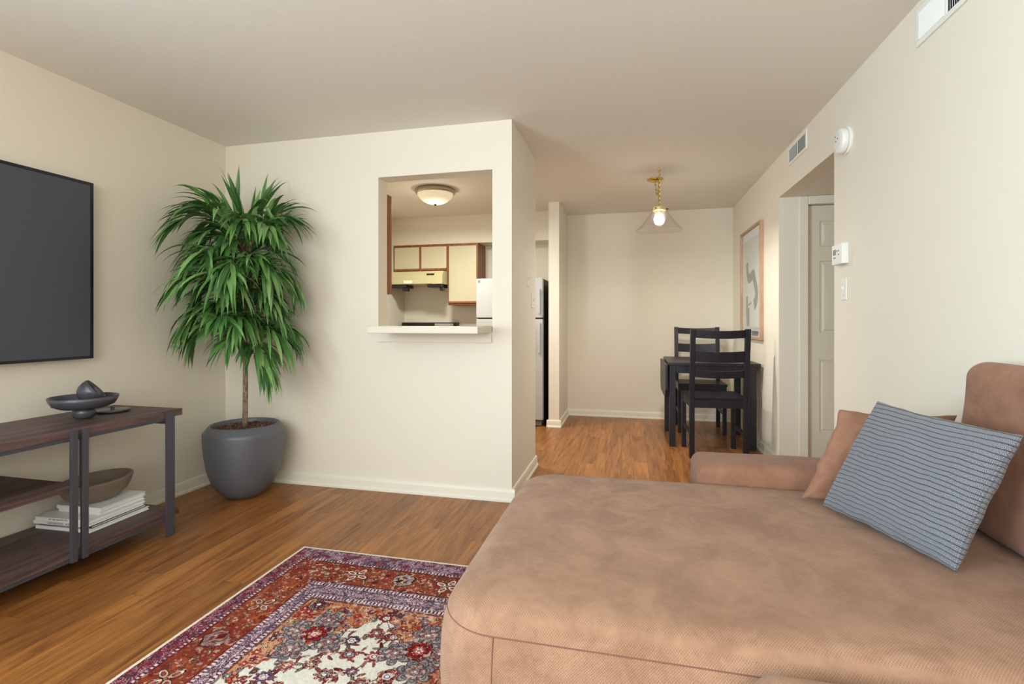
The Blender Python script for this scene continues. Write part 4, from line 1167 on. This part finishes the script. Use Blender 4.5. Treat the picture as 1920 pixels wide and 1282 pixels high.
def flower(np_, rot, cpet, cout, ccen, inner=None, depth=.35, sq=1.0):
    def fn(x, y):
        y = y * sq
        rr = np.hypot(x, y); th = np.arctan2(y, x) + rot
        edge = .92 * (1 - depth * (1 - np.abs(np.cos(np_ * th / 2)) ** .8))
        out = [(rr < edge, cout), (rr < edge - .095, cpet), ((rr < edge - .095) & (rr > .3) & (np.abs(np.sin(np_ * th / 2)) > .965), cout), ((np.abs(rr - edge * .72) < .035), cout)]
        if inner: out += [((rr < edge * .62) & (rr > edge * .52), cout), (rr < edge * .5, inner)]
        out += [(rr < .26, cout), (rr < .18, ccen)]
        return out
    return fn
def leafm(rot, c, cout):
    def fn(x, y):
        a_, b_ = x * math.cos(rot) + y * math.sin(rot), -x * math.sin(rot) + y * math.cos(rot)
        wv = .34 * np.sqrt(np.clip(1 - (a_ / .95) ** 2, 0, 1))
        return [(np.abs(b_ - .15 * a_ * a_) < wv, cout), (np.abs(b_ - .15 * a_ * a_) < wv - .13, c), ((np.abs(b_ - .15 * a_ * a_) < .05) & (np.abs(a_) < .7), cout)]
    return fn
def line(pts, wd, c):
    P = catmull(pts, 14)
    for q in P:
        i0, j0 = int(q[0] / st), int(q[1] / st); k = int(wd / st) + 1
        if 0 <= i0 - k and i0 + k < nu and 0 <= j0 - k and j0 + k < nv:
            sub = np.s_[i0 - k:i0 + k + 1, j0 - k:j0 + k + 1]
            m = np.hypot(U[sub] - q[0], V[sub] - q[1]) < wd
            img[sub][m] = lin(c)
RR = random.Random(5)
def inside(cu, cv): 
    i, j = min(nu, max(0, int(cu / st))), min(nv, max(0, int(cv / st)))
    return T_[i, j], f[i, j]
# field: vines and blossoms on cream
pts = []
for k in range(2600):
    cu, cv = RR.uniform(.33, RWd - .33), RR.uniform(.41, RLn - .41)
    tt, ff = inside(cu, cv)
    if tt > 4.2 and ff > 1.13 and all(math.hypot(cu - a_, cv - b_) > .072 for a_, b_ in pts): pts.append((cu, cv))
for k, (cu, cv) in enumerate(pts):
    near = sorted(pts, key=lambda q: math.hypot(q[0] - cu, q[1] - cv))[1:3]
    for q in near:
        for _s in (-1, 1): stamp(cu + RR.uniform(-.05, .05), cv + RR.uniform(-.05, .05), .017, leafm(RR.uniform(0, 6), RR.choice([(188, 104, 84), (160, 146, 116), (150, 60, 60)]), (84, 40, 44)))
        mx, my = (cu + q[0]) / 2 + RR.uniform(-.02, .02), (cv + q[1]) / 2 + RR.uniform(-.02, .02)
        line([(cu, cv), (mx, my), q], .0028, (92, 52, 58))
        stamp(mx, my, .020, leafm(RR.uniform(0, 6), RR.choice([(196, 120, 96), (150, 140, 110), MAR]), INK))
for cu, cv in pts:
    r = RR.uniform(.026, .042); c = RR.choice([(176, 74, 66), (198, 112, 84), (150, 40, 48), (206, 138, 126), (120, 96, 122), (186, 96, 60)])
    stamp(cu, cv, r, flower(RR.choice([5, 6, 8, 9]), RR.uniform(0, 6), c, RR.choice([INK, (96, 40, 44), (70, 40, 66)]), CREAM, RR.choice([CREAM, (222, 178, 150), GREY, (208, 190, 196)]), RR.uniform(.2, .4), RR.uniform(.9, 1.35)))
# spandrels: dense small blossoms, grey medallions with a red heart
def scatter(n, cond, rlo, rhi, cols, outs, gap, pet=(4, 5, 6)):
    got = []
    for _ in range(n):
        cu, cv = RR.uniform(0, RWd), RR.uniform(0, RLn)
        if cond(*inside(cu, cv)) and all(abs(cu - a_) + abs(cv - b_) > gap for a_, b_ in got):
            got.append((cu, cv))
            stamp(cu, cv, RR.uniform(rlo, rhi), flower(RR.choice(pet), RR.uniform(0, 6), RR.choice(cols), RR.choice(outs), RR.choice([CREAM, MAR, ORNG]), None, RR.uniform(.3, .55)))
    return got
scatter(16000, lambda a_, b_: a_ > 4.1 and b_ < .97, .011, .024, [SALM, (170, 62, 52), GREY, (222, 180, 140), (96, 60, 74), (186, 92, 58)], [INK, (104, 46, 40), MAR], .029)
for cu in (.49, RWd - .49):
    for cv in (.615, RLn - .615):
        su, sv = (1 if cu < RWd / 2 else -1), (1 if cv < RLn / 2 else -1)
        for du, dv in ((-.075, -.0), (.0, -.085), (.075, .03), (-.03, .10)):
            stamp(cu + su * du, cv + sv * dv, .072, flower(7, .4, (150, 142, 142), (84, 76, 82), (184, 150, 140), (176, 164, 160), .40))
            stamp(cu + su * du, cv + sv * dv, .032, flower(5, .9, (178, 128, 116), (96, 70, 76), CREAM, GREY, .4))
        stamp(cu, cv, .055, flower(8, 0, (176, 42, 40), INK, CREAM, (196, 80, 66), .3))
        stamp(cu, cv, .020, flower(5, 0, (226, 200, 190), MAR, ORNG, None, .3))
        stamp(cu - su * .10, cv - sv * .17, .048, flower(7, .2, (150, 138, 134), INK, CREAM, MAR, .3))
# main border: four-petal cream blossoms and grey palmettes on rust
scatter(16000, lambda a_, b_: 2.10 < a_ < 2.92, .009, .019, [(196, 120, 96), (168, 128, 88), (112, 34, 34), (206, 170, 150), (120, 96, 70)], [INK, MAR], .030)
def quad(rot):
    def fn(x, y):
        out = []
        for k in range(4):
            th = rot + k * PI / 2
            a_, b_ = x * math.cos(th) + y * math.sin(th), -x * math.sin(th) + y * math.cos(th)
            w_ = lambda s_: ((a_ - .52) / (.44 * s_)) ** 2 + (b_ / (.24 * s_)) ** 2 < 1
            out += [(w_(1.1), INK), (w_(.86), (226, 204, 186)), (w_(.52), INK), (w_(.36), (186, 100, 84))]
        rr = np.hypot(x, y); out += [(rr < .15, INK), (rr < .09, (200, 150, 110))]
        return out
    return fn
def palmette(rot):
    def fn(x, y):
        a_, b_ = x * math.cos(rot) + y * math.sin(rot), -x * math.sin(rot) + y * math.cos(rot)
        rr, th = np.hypot(a_ + .35, b_), np.arctan2(b_, a_ + .35)
        edge = (1.12 - .12 * np.abs(np.sin(th * 5))) * np.clip(np.cos(th * .8), 0, 1)
        return [((rr < edge), INK), ((rr < edge - .09), (158, 148, 142)), ((rr < edge - .30) & (np.abs(np.sin(th * 5)) > .35), (92, 70, 74)), (rr < edge - .48, (206, 160, 130)), ((rr < edge - .62), INK)]
    return fn
uc, vc = .165, .198
k = 0; vv_ = .50
while vv_ < RLn - .1:
    for cu, rr_ in ((uc, 0), (RWd - uc, PI)):
        stamp(cu, vv_, .058 if k % 2 == 0 else .088, quad(.6) if k % 2 == 0 else palmette(PI / 2 + .5))
    k += 1; vv_ += .215
k = 0; uu_ = .415
while uu_ < RWd - .25:
    for cv in (vc, RLn - vc): stamp(uu_, cv, .062 if k % 2 == 0 else .088, quad(.35) if k % 2 == 0 else palmette(-.5))
    k += 1; uu_ += .215
# guard bands: fine speckled rows
def band(t0, t1, cols, sd, sc):
    s_ = (T_ >= t0) & (T_ < t1)
    r = np.random.default_rng(sd); g = r.integers(0, len(cols), (int(RWd / sc) + 2, int(RLn / sc) + 2))
    idx = (smoothn(sc * 1.3, sd) * 2.2 * len(cols)).astype(int)
    pal(s_, cols, idx)
purple = [NAVY, MAR, LIL, (158, 66, 70), (92, 50, 66), (212, 196, 204), (64, 22, 30), (140, 80, 92)]
band(1.0, 2.0, purple, 5, .006)
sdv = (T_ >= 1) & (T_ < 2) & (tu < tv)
img[sdv] = img[sdv] * .55 + lin((124, 34, 38)) * .45  # side guard bands darkened: pile sheen put into the colour
sdh = (T_ >= 1) & (T_ < 2) & (tu >= tv)
img[sdh] = img[sdh] * .8 + lin((176, 158, 184)) * .2  # end guard bands paled, the lighter direction of that sheen painted in
band(3.0, 4.0, [LIL, (96, 70, 96), (150, 96, 110), (212, 196, 206), (92, 30, 44), GREY, (64, 50, 76)], 6, .0065)
for tc_ in (3.12, 3.86, 1.9):
    s_ = np.abs(T_ - tc_) < .07
    chk = (np.floor(A_ / .008) % 2 == 0)
    blend(s_ & chk, (222, 204, 208), .9); blend(s_ & ~chk, (76, 26, 40), .85)
for tc_ in (2.03, 2.97, 3.28, 3.68, 4.02):
    blend(np.abs(T_ - tc_) < .022, (70, 24, 34), .8)
# small rosettes in the inner guard
for k in range(200):
    cu, cv = RR.uniform(0, RWd), RR.uniform(0, RLn); tt, ff = inside(cu, cv)
    if 3.38 < tt < 3.6: stamp(cu, cv, .013, flower(5, 0, RR.choice([GREY, (170, 110, 110), (110, 120, 150)]), INK, CREAM, None, .3))
n5, n6, n7 = smoothn(.017, 31), smoothn(.010, 32), smoothn(.024, 33)
notcream = np.abs(img - lin(CREAM)).sum(-1) > .25
orn = notcream & (T_ >= 2)
blend(orn & (np.abs(n5 - .5) < .035), INK, .62)
blend(orn & (np.abs(n7 - .5) < .022), (84, 34, 34), .6)
blend(orn & (n6 > .80), (226, 196, 178), .6)
blend(orn & (n6 < .17), (120, 34, 40), .7)
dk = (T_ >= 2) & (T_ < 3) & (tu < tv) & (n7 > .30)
blend(dk, (112, 36, 26), .48)  # side rust border darkened too, painted-in pile sheen
gb = (T_ >= 1) & (T_ < 2)
blend(gb & (n5 < .33), NAVY, .7); blend(gb & (n7 > .70), MAR, .6)
gc = (T_ >= 3) & (T_ < 4)
blend(gc & (n5 < .30), (70, 52, 70), .6)
# worn, uneven dye
img *= (0.90 + .14 * n2 + .10 * (n3 - .5) + .10 * (n4 - .5))[..., None]
img[T_ < 1] = lin((226, 216, 196))
me = bpy.data.meshes.new('patterned_rug')
nrm_h = .010 + .0012 * (n3 - .5) + np.where(T_ < 1, -.001, 0)
co = np.stack([U - RWd / 2, RLn / 2 - V, nrm_h], -1).reshape(-1, 3)
NVt = co.shape[0]
idx = np.arange(NVt).reshape(nu + 1, nv + 1)
quads = np.stack([idx[:-1, :-1], idx[:-1, 1:], idx[1:, 1:], idx[1:, :-1]], -1).reshape(-1, 4)
ring = np.concatenate([idx[:, 0], idx[-1, 1:], idx[-2::-1, -1], idx[0, -2:0:-1]])
low = co[ring].copy(); low[:, 2] = .0003
li = NVt + np.arange(len(ring))
sq = np.stack([ring, np.roll(ring, -1), np.roll(li, -1), li], -1)
quads = np.concatenate([quads, sq]); co = np.concatenate([co, low])
me.vertices.add(len(co)); me.vertices.foreach_set('co', co.astype(np.float32).ravel())
me.loops.add(quads.size); me.loops.foreach_set('vertex_index', quads.astype(np.int32).ravel())
me.polygons.add(len(quads)); me.polygons.foreach_set('loop_start', (np.arange(len(quads)) * 4).astype(np.int32))
me.polygons.foreach_set('loop_total', np.full(len(quads), 4, np.int32))
me.update(calc_edges=True)
ca_ = me.color_attributes.new('dye_and_sheen', 'FLOAT_COLOR', 'POINT')
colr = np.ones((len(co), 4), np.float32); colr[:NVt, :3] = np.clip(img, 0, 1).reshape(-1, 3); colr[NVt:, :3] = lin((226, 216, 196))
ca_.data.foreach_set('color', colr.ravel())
M = NT('rug_pile'); at = M.n('ShaderNodeAttribute', attribute_name='dye_and_sheen'); v = M.coords()
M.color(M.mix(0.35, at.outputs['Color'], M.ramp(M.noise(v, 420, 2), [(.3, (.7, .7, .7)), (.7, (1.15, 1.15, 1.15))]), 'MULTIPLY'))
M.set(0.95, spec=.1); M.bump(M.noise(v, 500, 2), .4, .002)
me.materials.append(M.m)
rug = bpy.data.objects.new('patterned_rug', me); C.objects.link(rug)
rug.location = (RX0 + RWd / 2, RY1 - RLn / 2, 0)
tag(rug, 'red and cream oriental patterned rug with a white edge on the wooden floor', 'rug')
